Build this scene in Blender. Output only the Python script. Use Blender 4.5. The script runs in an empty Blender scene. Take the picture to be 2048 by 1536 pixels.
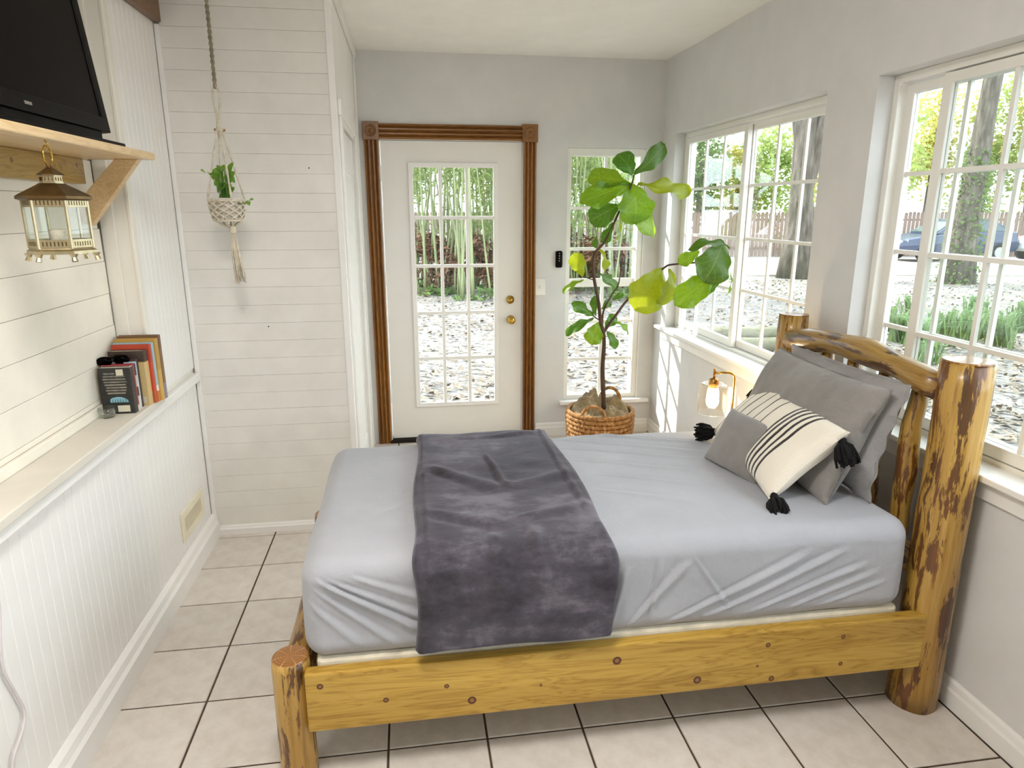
import bpy, bmesh, math, random
from mathutils import Vector, Matrix, noise
random.seed(7)
PI = math.pi
sc = bpy.context.scene
col = sc.collection

# ------------------------------------------------------------------ camera
TP = .31                                    # floor tile pitch in metres
FPX = 1353.7
CAM = Vector((2.382, -5.795, 5.245)) * TP
_y, _p = math.radians(8.563), math.radians(-14.398)
FWD = Vector((math.sin(_y)*math.cos(_p), math.cos(_y)*math.cos(_p), math.sin(_p)))
RGT = Vector((math.cos(_y), -math.sin(_y), 0))
UPV = RGT.cross(FWD)
cd = bpy.data.cameras.new('camera'); cam = bpy.data.objects.new('camera', cd); col.objects.link(cam)
cd.sensor_width = 36; cd.lens = FPX*36/2048; cd.clip_start = .02; cd.clip_end = 300
M = Matrix((RGT, UPV, -FWD)).transposed().to_4x4(); M.translation = CAM
cam.matrix_world = M
sc.camera = cam
def P(u, v, a, val):
    d = FWD + RGT*((u-1024)/FPX) - UPV*((v-768)/FPX)
    i = 'xyz'.index(a)
    return CAM + d*((val-CAM[i])/d[i])
def PD(u, v, depth):
    return CAM + (FWD + RGT*((u-1024)/FPX) - UPV*((v-768)/FPX))*depth

# ------------------------------------------------------------------ world, sun, exposure
w = bpy.data.worlds.new('world'); sc.world = w; w.use_nodes = True
bg = w.node_tree.nodes['Background']
bg.inputs[0].default_value = (.84, .92, 1, 1); bg.inputs[1].default_value = 2.7
sl = bpy.data.lights.new('sun', 'SUN'); sl.energy = 4.2; sl.angle = .009; sl.color = (1, .93, .82)
sun = bpy.data.objects.new('sun', sl); col.objects.link(sun)
sun.rotation_euler = Vector((1, -1, -.9)).to_track_quat('-Z', 'Y').to_euler()
vs = sc.view_settings
vs.view_transform = 'Standard'; vs.look = 'None'; vs.gamma = 1; vs.exposure = 1.08; vs.use_curve_mapping = False
sc.cycles.max_bounces = 8; sc.cycles.diffuse_bounces = 4; sc.cycles.glossy_bounces = 3; sc.cycles.transmission_bounces = 4
sc.cycles.use_adaptive_sampling = True; sc.cycles.adaptive_threshold = .04
sc.cycles.caustics_reflective = False; sc.cycles.caustics_refractive = False
sc.cycles.transparent_max_bounces = 12
sc.cycles.use_denoising = True

# ------------------------------------------------------------------ materials
def lin(h):
    h = h.lstrip('#'); o = []
    for i in (0, 2, 4):
        c = int(h[i:i+2], 16)/255
        o.append(c/12.92 if c <= .04045 else ((c+.055)/1.055)**2.4)
    return (*o, 1)
class NT:
    def __init__(s, name):
        s.m = bpy.data.materials.new(name); s.m.use_nodes = True
        s.t = s.m.node_tree; s.n = s.t.nodes; s.b = s.n['Principled BSDF']; s.o = s.n['Material Output']
    def new(s, k, **kw):
        x = s.n.new(k)
        for a, v in kw.items(): setattr(x, a, v)
        return x
    def link(s, a, b): s.t.links.new(a, b)
    def coord(s, scale=(1, 1, 1), which='Object', loc=(0, 0, 0)):
        c = s.new('ShaderNodeTexCoord'); m = s.new('ShaderNodeMapping')
        m.inputs['Scale'].default_value = scale; m.inputs['Location'].default_value = loc
        s.link(c.outputs[which], m.inputs[0]); return m.outputs[0]
    def noise(s, vec, scale, detail=4, rough=.55, dist=0):
        x = s.new('ShaderNodeTexNoise'); x.inputs['Scale'].default_value = scale
        x.inputs['Detail'].default_value = detail; x.inputs['Roughness'].default_value = rough
        x.inputs['Distortion'].default_value = dist
        s.link(vec, x.inputs['Vector']); return x.outputs[0]
    def ramp(s, fac, stops, interp='LINEAR'):
        r = s.new('ShaderNodeValToRGB'); e = r.color_ramp; e.interpolation = interp
        while len(e.elements) < len(stops): e.elements.new(.5)
        for el, (p, c) in zip(e.elements, stops): el.position = p; el.color = c
        s.link(fac, r.inputs[0]); return r.outputs[0]
    def mix(s, fac, a, b, mode='MIX'):
        x = s.new('ShaderNodeMix', data_type='RGBA', blend_type=mode)
        for i, v in ((0, fac), (6, a), (7, b)):
            if hasattr(v, 'node'): s.link(v, x.inputs[i])
            else: x.inputs[i].default_value = v
        return x.outputs[2]
    def math(s, op, a, b=0.):
        x = s.new('ShaderNodeMath', operation=op)
        for i, v in enumerate((a, b)):
            if hasattr(v, 'node'): s.link(v, x.inputs[i])
            else: x.inputs[i].default_value = v
        return x.outputs[0]
    def bump(s, h, strength=.2, dist=.01):
        b = s.new('ShaderNodeBump'); b.inputs['Strength'].default_value = strength
        b.inputs['Distance'].default_value = dist
        s.link(h, b.inputs['Height']); s.link(b.outputs[0], s.b.inputs['Normal'])
    def set(s, **kw):
        for k, v in kw.items():
            i = s.b.inputs[k.replace('_', ' ')]
            if hasattr(v, 'node'): s.link(v, i)
            else: i.default_value = v
MATS = {}
def paint(name, hexc, rough=.55, var=.04, nscale=6, bump=.08, bscale=160, spec=.4):
    t = NT(name); v = t.coord()
    c = lin(hexc); d = tuple(x*(1-var*3) for x in c[:3]) + (1,)
    n = t.noise(v, nscale, 3)
    t.set(Base_Color=t.ramp(n, [(.3, d), (.7, c)]), Roughness=rough)
    t.b.inputs['Specular IOR Level'].default_value = spec
    if bump: t.bump(t.noise(v, bscale, 3), bump, .004)
    MATS[name] = t.m; return t.m
paint('wall_grey', '#dcdbd9', .75, .02, bump=.12, bscale=90)
paint('white_paint', '#f0eeea', .45, .015, bump=.05)
paint('cream_paint', '#ebe7dc', .5, .02, bump=.1, bscale=60)
paint('shiplap', '#eee8da', .6, .03, bump=.25, bscale=40)
paint('closet_white', '#e9e6df', .6, .03, bump=.2, bscale=50)
paint('ledge_shade_paint', '#dcd6ca', .55, .03)  # white ledge greyed to beige, its shade put into the colour
paint('ceiling_paint', '#f7f5f0', .85, .015, bump=.35, bscale=45)
paint('door_paint', '#e9e6e0', .4, .01, bump=.03)
paint('vinyl', '#efede6', .35, .01, bump=0)
paint('grout', '#57483a', .9, .12, 30, .3, 200)
paint('gap_dark', '#1a120c', .9, .1)
paint('vent_cream', '#efe6cc', .45, .02, bump=0)
paint('black_plastic', '#080706', .4, .05, bump=0, spec=.08)
paint('screen', '#040303', .25, .02, bump=0, spec=.04)
paint('white_plastic', '#f4f2ec', .35, .01, bump=0)
paint('cord_white', '#d7cfd0', .5, .02, bump=0)
paint('ticking', '#efe9d6', .9, .05, 20, .3, 200)
paint('pages', '#ddcdb5', .9, .1, 60, .2, 300)
paint('cotton', '#e8ddc8', .95, .1, 50, .6, 320)
paint('rope_grey', '#a89d88', .95, .15, 60, .6, 320)
paint('pot_white', '#e9e5dc', .4, .03, bump=0)
paint('plastic_pot', '#26221f', .5, .03, bump=0)
paint('soil', '#3a2b20', 1, .2, 60, .8, 100)
paint('yarn_black', '#0d0b0b', .95, .2, 60, .6, 300)
paint('house_siding', '#c9c4b8', .7, .03)
paint('gravel', '#c8c2ba', .9, .2, 40, .5, 60)
paint('tyre', '#1b1b1c', .8, .1, bump=0)
paint('hubcap', '#9a9da0', .35, .05, bump=0)
paint('car_blue', '#26334f', .25, .03, bump=0, spec=.6)
paint('car_white', '#e6e8ea', .25, .02, bump=0, spec=.6)
paint('car_glass', '#39464d', .08, .02, bump=0, spec=.7)
paint('lamp_red', '#c0281e', .3, .05, bump=0)
def metal(name, hexc, rough, var=.1):
    t = NT(name); v = t.coord(); c = lin(hexc)
    t.set(Base_Color=t.ramp(t.noise(v, 40, 3), [(.3, tuple(x*(1-var) for x in c[:3])+(1,)), (.7, c)]), Metallic=1., Roughness=rough)
    MATS[name] = t.m
metal('brass', '#c9a24b', .22); metal('steel', '#b9b7b1', .3); metal('lantern_metal', '#cfc2a0', .35, .25)
metal('lantern_roof', '#7d6747', .4, .3); metal('copper_brass', '#b98a4e', .25)

def tile_mat():
    t = NT('tile'); v = t.coord(which='Object')
    oi = t.new('ShaderNodeObjectInfo')
    n = t.noise(v, 14, 5, .6)
    base = t.ramp(n, [(.25, lin('#cbc2b6')), (.55, lin('#dad2c8')), (.8, lin('#e2dcd4'))])
    r = t.ramp(oi.outputs['Random'], [(0, (.9, .9, .9, 1)), (1, (1, 1, 1, 1))])
    t.set(Base_Color=t.mix(1., base, r, 'MULTIPLY'), Roughness=.33)
    t.bump(t.noise(v, 60, 3), .08, .004)
    MATS['tile'] = t.m
tile_mat()

def log_mat(name, axis, seed=0., dark=1.):
    t = NT(name)
    s = [1., 1., 1.]; s[axis] = .16
    v = t.coord(tuple(s), loc=(seed, seed*2, seed*3))
    s2 = [1., 1., 1.]; s2[axis] = .05
    v2 = t.coord(tuple(s2))
    fine = t.noise(v2, 70, 5, .6, .4)
    base = t.ramp(fine, [(.2, lin('#8a6420')), (.45, lin('#c39a44')), (.75, lin('#dcb866'))])
    tone = t.ramp(t.noise(v, 5, 3), [(.3, (.62, .52, .40, 1)), (.65, (1, 1, 1, 1))])
    base = t.mix(1., base, tone, 'MULTIPLY')
    pn = t.noise(v, 30, 7, .66, .35)
    patch = t.ramp(pn, [(.515, (0, 0, 0, 1)), (.55, (1, 1, 1, 1))])
    c = t.mix(t.math('MULTIPLY', patch, .9), base, t.ramp(t.noise(v2, 30, 3), [(.35, lin('#3a1706')), (.65, lin('#703a10'))]))
    t.set(Base_Color=t.mix(1., c, (dark, dark*.97, dark*.92, 1), 'MULTIPLY'), Roughness=.36, Coat_Weight=.35, Coat_Roughness=.2)
    t.bump(t.math('ADD', t.math('MULTIPLY', fine, .4), t.math('MULTIPLY', pn, -1.)), .35, .008)
    MATS[name] = t.m
log_mat('log_z', 2, 0., .85); log_mat('log_y', 1, 3.1, .66); log_mat('log_small', 2, 5.7, .75)

def pine_mat(name, axis, a, b, c, knots=None, plane=(0, 2)):
    t = NT(name)
    s = [1., 1., 1.]; s[axis] = .09
    v = t.coord(tuple(s))
    n = t.noise(v, 16, 4, .55, 1.1)
    rings = t.math('FRACT', t.math('MULTIPLY', n, 9.))
    rr = t.math('ABSOLUTE', t.math('SUBTRACT', rings, .5))
    base = t.ramp(rr, [(.0, lin(a)), (.18, lin(b)), (.5, lin(c))])
    base = t.mix(.55, base, t.ramp(t.noise(v, 8, 3), [(.3, lin(a)), (.7, lin(c))]))
    if knots:
        tc = t.new('ShaderNodeTexCoord'); sep = t.new('ShaderNodeSeparateXYZ'); t.link(tc.outputs['Object'], sep.inputs[0])
        tot = None
        for (kx, kz, kr) in knots:
            dx = t.math('SUBTRACT', sep.outputs[plane[0]], kx); dz = t.math('SUBTRACT', sep.outputs[plane[1]], kz)
            d = t.math('SQRT', t.math('ADD', t.math('MULTIPLY', dx, dx), t.math('MULTIPLY', dz, dz)))
            d = t.math('DIVIDE', d, kr)
            tot = d if tot is None else t.math('MINIMUM', tot, d)
        kc = t.ramp(tot, [(0, lin('#9a6a34')), (.45, lin('#8a5326')), (.62, lin('#3f1b0b')), (.85, lin('#3f1b0b'))])
        mk = t.ramp(tot, [(.8, (1, 1, 1, 1)), (1., (0, 0, 0, 1))])
        base = t.mix(mk, base, kc)
    t.set(Base_Color=base, Roughness=.38, Coat_Weight=.2, Coat_Roughness=.25)
    t.bump(rr, .06, .004)
    MATS[name] = t.m
KN = [(.447, .326, .010), (.627, .26, .009), (.802, .286, .008), (.875, .229, .014), (1.081, .257, .005), (1.313, .315, .015), (1.574, .217, .014), (1.799, .317, .009), (1.822, .194, .010), (2.053, .32, .008), (2.056, .222, .008), (1.77, .245, .005)]
pine_mat('rail_pine', 0, '#8c6414', '#bd9437', '#cfaa4e', KN)
pine_mat('shelf_pine', 1, '#c4a06c', '#dabb8c', '#e8cfa5')
pine_mat('cleat_pine', 1, '#7d5f26', '#a58540', '#b89a55', [(.42, 1.765, .008), (.82, 1.775, .007)], (1, 2))
pine_mat('trim_oak', 2, '#57310b', '#84521a', '#9a6626')
pine_mat('trim_oak_x', 0, '#57310b', '#84521a', '#9a6626')
pine_mat('beam_oak', 1, '#3f240e', '#6e4518', '#7d5222')
pine_mat('stand_wood', 0, '#6a4a26', '#8a6436', '#9c7442')
def endgrain():
    t = NT('end_grain'); tc = t.new('ShaderNodeTexCoord'); sep = t.new('ShaderNodeSeparateXYZ'); t.link(tc.outputs['Object'], sep.inputs[0])
    x, y = sep.outputs[0], sep.outputs[1]
    r = t.math('SQRT', t.math('ADD', t.math('MULTIPLY', x, x), t.math('MULTIPLY', y, y)))
    n = t.noise(t.coord(), 30, 2)
    k = t.math('FRACT', t.math('ADD', t.math('MULTIPLY', r, 120.), t.math('MULTIPLY', n, 1.5)))
    base = t.ramp(k, [(0, lin('#7a4a1c')), (.5, lin('#a06c30')), (1, lin('#8a5824'))])
    ang = t.math('ARCTAN2', y, x)
    cr = t.math('ABSOLUTE', t.math('SINE', t.math('ADD', t.math('MULTIPLY', ang, 3.5), t.math('MULTIPLY', n, 1.2))))
    ck = t.ramp(cr, [(0, (1, 1, 1, 1)), (.14, (0, 0, 0, 1))])
    t.set(Base_Color=t.mix(ck, base, lin('#c9a272')), Roughness=.3, Coat_Weight=.5, Coat_Roughness=.15)
    MATS['end_grain'] = t.m
endgrain()

def fabric(name, a, b, nscale=5, bump=.15, bscale=350, sheen=.2, rough=.9, fold=0., fs=26, bd=.008):
    t = NT(name); v = t.coord()
    t.set(Base_Color=t.ramp(t.noise(v, nscale, 5, .6), [(.3, lin(a)), (.7, lin(b))]), Roughness=rough, Sheen_Weight=sheen)
    h = t.noise(v, bscale, 2)
    if fold: h = t.math('ADD', t.math('MULTIPLY', h, .25), t.math('MULTIPLY', t.noise(t.coord((1, .35, 1)), fs, 4, .5, 1.0), fold))
    t.bump(h, bump, bd)
    MATS[name] = t.m
fabric('sheet', '#a1a3a9', '#acadb3', 4, .35, 300, .15, .75, .9, 16, .012)
fabric('pillow_grey', '#86827e', '#98938e', 5, .6, 300, .15, .8, 1.2, 10, .03)
fabric('sham_light', '#9c9a9a', '#aeacac', 5, .6, 300, .15, .8, 1.2, 10, .03)
fabric('plush_grey', '#7f7b78', '#8d8986', 14, .4, 260, .5, .95)
fabric('burlap', '#7d6a4c', '#a9946e', 30, .6, 180, .3, .95)
def velvet():
    t = NT('velvet'); v = t.coord((1.2, 1, 1.2))
    big = t.noise(v, 3.2, 4, .5, .3); mid = t.noise(t.coord((.7, 1.6, 1.6)), 9, 7, .68, .25); fine = t.noise(t.coord(), 42, 4, .7)
    s = t.math('ADD', t.math('ADD', t.math('MULTIPLY', big, .5), t.math('MULTIPLY', mid, .38)), t.math('MULTIPLY', fine, .12))
    t.set(Base_Color=t.ramp(s, [(.40, lin('#221d23')), (.47, lin('#38333b')), (.53, lin('#46414a')), (.60, lin('#66616a'))]), Roughness=.85, Sheen_Weight=.35, Sheen_Roughness=.4)
    t.b.inputs['Sheen Tint'].default_value = (.72, .72, .82, 1)
    t.bump(t.math('ADD', t.math('MULTIPLY', t.noise(t.coord(), 400, 2), .3), t.math('MULTIPLY', mid, .6)), .4, .012)
    MATS['velvet'] = t.m
velvet()
def stripes():
    t = NT('stripe_cotton'); tc = t.new('ShaderNodeTexCoord'); sep = t.new('ShaderNodeSeparateXYZ'); t.link(tc.outputs['UV'], sep.inputs[0])
    k, wv = lin('#2a241f'), lin('#e9e1d2')
    st = [(0, wv)]
    for p, wd in ((.165, .020), (.212, .022), (.258, .022), (.304, .022), (.350, .020), (.47, .013), (.56, .013), (.65, .013), (.74, .013), (.83, .013), (.91, .013)):
        st += [(p, k), (p+wd, wv)]
    n = t.noise(t.coord(), 40, 2)
    u = t.math('ADD', sep.outputs[0], t.math('MULTIPLY', t.math('SUBTRACT', n, .5), .006))
    t.set(Base_Color=t.ramp(u, st, 'CONSTANT'), Roughness=.95, Sheen_Weight=.2)
    t.bump(t.noise(t.coord(), 260, 2), .4, .006)
    MATS['stripe_cotton'] = t.m
stripes()

def glassmat(name, tint=(1, 1, 1, 1), ior=.03, rough=0.):
    t = NT(name); t.n.remove(t.b)
    tr = t.new('ShaderNodeBsdfTransparent'); tr.inputs[0].default_value = tint
    gl = t.new('ShaderNodeBsdfGlossy'); gl.inputs['Roughness'].default_value = rough
    lw = t.new('ShaderNodeLayerWeight'); lw.inputs[0].default_value = .5
    fr = t.math('ADD', t.math('MULTIPLY', t.math('POWER', lw.outputs['Facing'], 5.), .9), ior)
    n = t.noise(t.coord(), 3, 2); t.link(t.ramp(n, [(0, (.93, .95, .97, 1)), (1, (1, 1, 1, 1))]), gl.inputs[0])
    mx = t.new('ShaderNodeMixShader')
    t.link(fr, mx.inputs[0]); t.link(tr.outputs[0], mx.inputs[1]); t.link(gl.outputs[0], mx.inputs[2])
    t.link(mx.outputs[0], t.o.inputs[0]); MATS[name] = t.m
glassmat('glass', (.96, .98, .97, 1)); glassmat('shade_glass', (.98, .96, .92, 1), .03); glassmat('tumbler_glass', (.93, .95, .93, 1), .05)
def emit(name, colr, strength):
    t = NT(name); t.set(Base_Color=colr, Emission_Color=colr, Emission_Strength=strength)
    n = t.noise(t.coord(), 5, 1); t.link(t.ramp(n, [(0, colr), (1, colr)]), t.b.inputs['Base Color'])
    MATS[name] = t.m
emit('bulb_glow', (1, .74, .42, 1), 80); emit('fill_glow', (1, .96, .925, 1), 25)

def leafmat(name, a, b, trans, vein='#b9c46a', fac=.45, uv=True, rough=.4):
    t = NT(name); oi = t.new('ShaderNodeObjectInfo')
    v = t.coord()
    n = t.noise(v, 18, 3)
    base = t.mix(t.ramp(n, [(.35, (0, 0, 0, 1)), (.65, (1, 1, 1, 1))]), lin(a), lin(b))
    if uv:
        tc = t.new('ShaderNodeTexCoord'); sep = t.new('ShaderNodeSeparateXYZ'); t.link(tc.outputs['UV'], sep.inputs[0])
        ax = t.math('ABSOLUTE', t.math('SUBTRACT', sep.outputs[0], .5))
        mid = t.math('LESS_THAN', ax, .018)
        k = t.math('FRACT', t.math('MULTIPLY', t.math('SUBTRACT', sep.outputs[1], t.math('MULTIPLY', ax, .9)), 5.))
        side = t.math('LESS_THAN', k, .07)
        base = t.mix(t.math('MULTIPLY', t.math('MAXIMUM', mid, side), .28), base, lin(vein))
    hs = t.new('ShaderNodeHueSaturation')
    t.link(t.math('ADD', t.math('MULTIPLY', oi.outputs['Random'], .035), .482), hs.inputs['Hue'])
    t.link(t.math('ADD', t.math('MULTIPLY', oi.outputs['Random'], .5), .75), hs.inputs['Value'])
    t.link(base, hs.inputs['Color'])
    t.set(Base_Color=hs.outputs[0], Roughness=rough)
    tl = t.new('ShaderNodeBsdfTranslucent'); t.link(t.mix(.85, hs.outputs[0], lin(trans)), tl.inputs[0])
    mx = t.new('ShaderNodeMixShader'); mx.inputs[0].default_value = fac
    t.link(t.b.outputs[0], mx.inputs[1]); t.link(tl.outputs[0], mx.inputs[2]); t.link(mx.outputs[0], t.o.inputs[0])
    MATS[name] = t.m
leafmat('fig_leaf', '#4c7212', '#6a911c', '#a5c81e'); leafmat('fig_leaf_dark', '#365c10', '#4a7518', '#6f9c1c', fac=.3)
leafmat('fig_leaf_yellow', '#6f871a', '#8a9c22', '#b9c01e', '#5f7a20')
leafmat('vine_leaf', '#4a7a26', '#7aa640', '#a4d050', uv=False)
leafmat('foliage_pale', '#73854a', '#929f5c', '#b9c670', fac=.5, uv=False, rough=.7)
leafmat('foliage_gold', '#8a8446', '#a39c58', '#cfca70', fac=.5, uv=False, rough=.7)
leafmat('foliage_green', '#4a6636', '#66804a', '#8aa45c', fac=.45, uv=False, rough=.7)
leafmat('bamboo_leaf', '#5f7446', '#808f5c', '#a9b870', fac=.45, uv=False, rough=.6)
leafmat('grass_leaf', '#4d6a42', '#6f8a58', '#90aa70', fac=.4, uv=False, rough=.6)
def noisecol(name, stops, scale, detail=5, rough=.9, bump=.5, sc3=(1, 1, 1), dist=0., bd=.03):
    t = NT(name); v = t.coord(sc3); n = t.noise(v, scale, detail, .65, dist)
    t.set(Base_Color=t.ramp(n, [(p, lin(c)) for p, c in stops]), Roughness=rough)
    if bump: t.bump(n, bump, bd)
    MATS[name] = t.m
noisecol('bark', [(.3, '#3a342d'), (.5, '#5d564d'), (.7, '#7a7268')], 9, 6, .95, .9, (1, 1, .18))
noisecol('trunk_brown', [(.3, '#3b2a1e'), (.7, '#5e4534')], 40, 4, .8, .5, (1, 1, .3), bd=.004)
noisecol('twig', [(.3, '#3a2f26'), (.7, '#58493a')], 40, 3, .8, .3)
noisecol('ground', [(.30, '#55524f'), (.46, '#716d69'), (.56, '#86827d'), (.7, '#9d9892')], 15, 9, .95, .8)
noisecol('gravel_drive', [(.35, '#a39b90'), (.65, '#bdb5aa')], 4, 8, .95, .3)
noisecol('litter', [(.3, '#544739'), (.5, '#857869'), (.7, '#aba093')], .7, 3, .9, 0)
noisecol('fence_wood', [(.3, '#5d4d44'), (.5, '#7a685d'), (.7, '#8d7c71')], 6, 5, .9, .3, (1, 1, .12))
noisecol('culm', [(.3, '#6c7850'), (.55, '#8c9268'), (.75, '#a8a680')], 3, 3, .5, .1, (1, 1, .3))
noisecol('shade_leaf', [(.3, '#4a3022'), (.55, '#6e4c36'), (.75, '#8a6a50')], 3, 3, .9, 0)  # brown for the shaded gaps among the bamboo canes
noisecol('timber', [(.3, '#55553f'), (.55, '#6e6c58'), (.75, '#87857a')], 8, 5, .9, .5, (.2, 1, 1))
noisecol('basket_fibre', [(.3, '#6b4526'), (.5, '#a4743f'), (.7, '#cda36c')], 60, 4, .8, .7, (1, 1, .5), bd=.006)

# ------------------------------------------------------------------ mesh helpers
class MB:
    def __init__(s): s.v = []; s.f = []; s.uv = None
    def add(s, vs, fs):
        o = len(s.v); s.v += [tuple(x) for x in vs]; s.f += [tuple(i+o for i in f) for f in fs]; return s
    def box(s, x0, x1, y0, y1, z0, z1):
        return s.add([(x, y, z) for z in (z0, z1) for y in (y0, y1) for x in (x0, x1)],
                     [(0, 2, 3, 1), (4, 5, 7, 6), (0, 1, 5, 4), (2, 6, 7, 3), (0, 4, 6, 2), (1, 3, 7, 5)])
    def loft(s, loops, caps=True, closed=True):
        n = len(loops[0]); vs = [p for l in loops for p in l]; fs = []
        for i in range(len(loops)-1):
            for j in range(n if closed else n-1):
                k = (j+1) % n
                fs.append((i*n+j, i*n+k, (i+1)*n+k, (i+1)*n+j))
        if caps: fs.append(tuple(range(n))[::-1]); fs.append(tuple(range((len(loops)-1)*n, len(loops)*n)))
        return s.add(vs, fs)
    def tube(s, pts, r, n=8, caps=True, squash=1., wob=0., seed=0.):
        pts = [Vector(p) for p in pts]; rs = r if isinstance(r, (list, tuple)) else [r]*len(pts)
        t = (pts[1]-pts[0]).normalized(); a = t.orthogonal().normalized(); loops = []
        for i, p in enumerate(pts):
            t2 = (pts[min(i+1, len(pts)-1)]-pts[max(i-1, 0)]).normalized()
            a = (a - t2*a.dot(t2)).normalized(); b = t2.cross(a)
            lp = []
            for k in range(n):
                q = 2*PI*k/n; rr = rs[i]
                if wob: rr *= 1+wob*noise.noise(Vector((math.cos(q)*1.5+seed, math.sin(q)*1.5+seed, (p.x+p.y+p.z)*7)))
                lp.append(p + a*math.cos(q)*rr + b*math.sin(q)*rr*squash)
            loops.append(lp)
        return s.loft(loops, caps)
    def lathe(s, prof, c=(0, 0, 0), n=24, caps=True, axis='z'):
        c = Vector(c); loops = []
        for r, h in prof:
            lp = []
            for k in range(n):
                q = 2*PI*k/n; x, y = r*math.cos(q), r*math.sin(q)
                lp.append(c + Vector({'z': (x, y, h), 'y': (x, h, -y), 'x': (h, x, y)}[axis]))
            loops.append(lp)
        return s.loft(loops, caps)
    def ring(s, axis, a, b, o, i):
        """picture frame: axis normal, between planes a..b; o,i = outer and inner rect (p0,p1,q0,q1)"""
        vs = []
        for pl in (a, b):
            for (p0, p1, q0, q1) in (o, i):
                for p, q in ((p0, q0), (p1, q0), (p1, q1), (p0, q1)):
                    vs.append({'x': (pl, p, q), 'y': (p, pl, q), 'z': (p, q, pl)}[axis])
        fs = []
        for k in range(4):
            l = (k+1) % 4
            fs += [(k, l, 4+l, 4+k), (8+k, 12+k, 12+l, 8+l), (k, 8+k, 8+l, l), (4+k, 4+l, 12+l, 12+k)]
        return s.add(vs, fs)
def obj(name, mb, mat, parent=None, smooth=False, bevel=0, loc=None, sub=0, solid=0):
    me = bpy.data.meshes.new(name); me.from_pydata(mb.v, [], mb.f); me.update()
    bm = bmesh.new(); bm.from_mesh(me); bmesh.ops.recalc_face_normals(bm, faces=bm.faces[:]); bm.to_mesh(me); bm.free()
    if mb.uv:
        l = me.uv_layers.new(name='UVMap')
        for lp in me.loops: l.data[lp.index].uv = mb.uv[lp.vertex_index]
    me.materials.append(MATS[mat])
    if smooth: me.polygons.foreach_set('use_smooth', [True]*len(me.polygons))
    o = bpy.data.objects.new(name, me); col.objects.link(o)
    if loc is not None: o.location = loc
    if parent: attach(o, parent)
    if bevel:
        b = o.modifiers.new('bevel', 'BEVEL'); b.width = bevel; b.segments = 2; b.limit_method = 'ANGLE'; b.angle_limit = .7
    if solid:
        b = o.modifiers.new('solid', 'SOLIDIFY'); b.thickness = solid; b.offset = 0
    if sub:
        b = o.modifiers.new('sub', 'SUBSURF'); b.levels = sub; b.render_levels = sub
    return o
def worldmat(o):
    m = o.matrix_basis.copy()
    return worldmat(o.parent) @ o.matrix_parent_inverse @ m if o.parent else m
def attach(o, parent):
    o.parent = parent; o.matrix_parent_inverse = worldmat(parent).inverted()
def piece(src, name, parent, loc, rot=(0, 0, 0), scale=(1, 1, 1)):
    o = bpy.data.objects.new(name, src); col.objects.link(o); o.location = loc; o.rotation_euler = rot; o.scale = scale
    attach(o, parent); return o
def mesh(name, mb, mat, smooth=False):
    o = obj(name, mb, mat, None, smooth); me = o.data; bpy.data.objects.remove(o); return me
def thing(name, label, cat, loc=(0, 0, 0), group=None):
    o = bpy.data.objects.new(name, None); col.objects.link(o); o.location = loc; o.empty_display_size = .1
    return tag(o, label, cat, group)
def tag(o, label, cat, group=None):
    o['label'] = label; o['category'] = cat
    if group: o['group'] = group
    return o
def struct(o, label=None):
    o['kind'] = 'structure'
    if label: o['label'] = label
    return o
def bx(name, mat, x0, x1, y0, y1, z0, z1, parent=None, bevel=0):
    return obj(name, MB().box(x0, x1, y0, y1, z0, z1), mat, parent, bevel=bevel)
def wallholes(axis, pa, pb, p0, p1, q0, q1, holes):
    mb = MB(); ps = sorted({p0, p1, *[h[0] for h in holes], *[h[1] for h in holes]}); qs = sorted({q0, q1, *[h[2] for h in holes], *[h[3] for h in holes]})
    idx = {}
    def V(i, j, s):
        k = (i, j, s)
        if k not in idx:
            pl = pb if s else pa; idx[k] = len(mb.v)
            mb.v.append({'x': (pl, ps[i], qs[j]), 'y': (ps[i], pl, qs[j]), 'z': (ps[i], qs[j], pl)}[axis])
        return idx[k]
    def solid(i, j):
        if i < 0 or j < 0 or i >= len(ps)-1 or j >= len(qs)-1: return False
        cx, cy = (ps[i]+ps[i+1])/2, (qs[j]+qs[j+1])/2
        return not any(h[0] < cx < h[1] and h[2] < cy < h[3] for h in holes)
    for i in range(len(ps)-1):
        for j in range(len(qs)-1):
            if not solid(i, j): continue
            for s in (0, 1): mb.f.append((V(i, j, s), V(i+1, j, s), V(i+1, j+1, s), V(i, j+1, s)))
            for (di, dj, a, b) in ((-1, 0, (i, j), (i, j+1)), (1, 0, (i+1, j), (i+1, j+1)), (0, -1, (i, j), (i+1, j)), (0, 1, (i, j+1), (i+1, j+1))):
                if not solid(i+di, j+dj): mb.f.append((V(*a, 0), V(*b, 0), V(*b, 1), V(*a, 1)))
    return mb
def smoothpath(pts, k=4):
    pts = [Vector(p) for p in pts]; out = []
    for i in range(len(pts)-1):
        p0, p1, p2, p3 = pts[max(i-1, 0)], pts[i], pts[i+1], pts[min(i+2, len(pts)-1)]
        for j in range(k):
            t = j/k
            out.append(.5*((2*p1)+(p2-p0)*t+(2*p0-5*p1+4*p2-p3)*t*t+(3*p1-p0-3*p2+p3)*t**3))
    return out+[pts[-1]]

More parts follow.
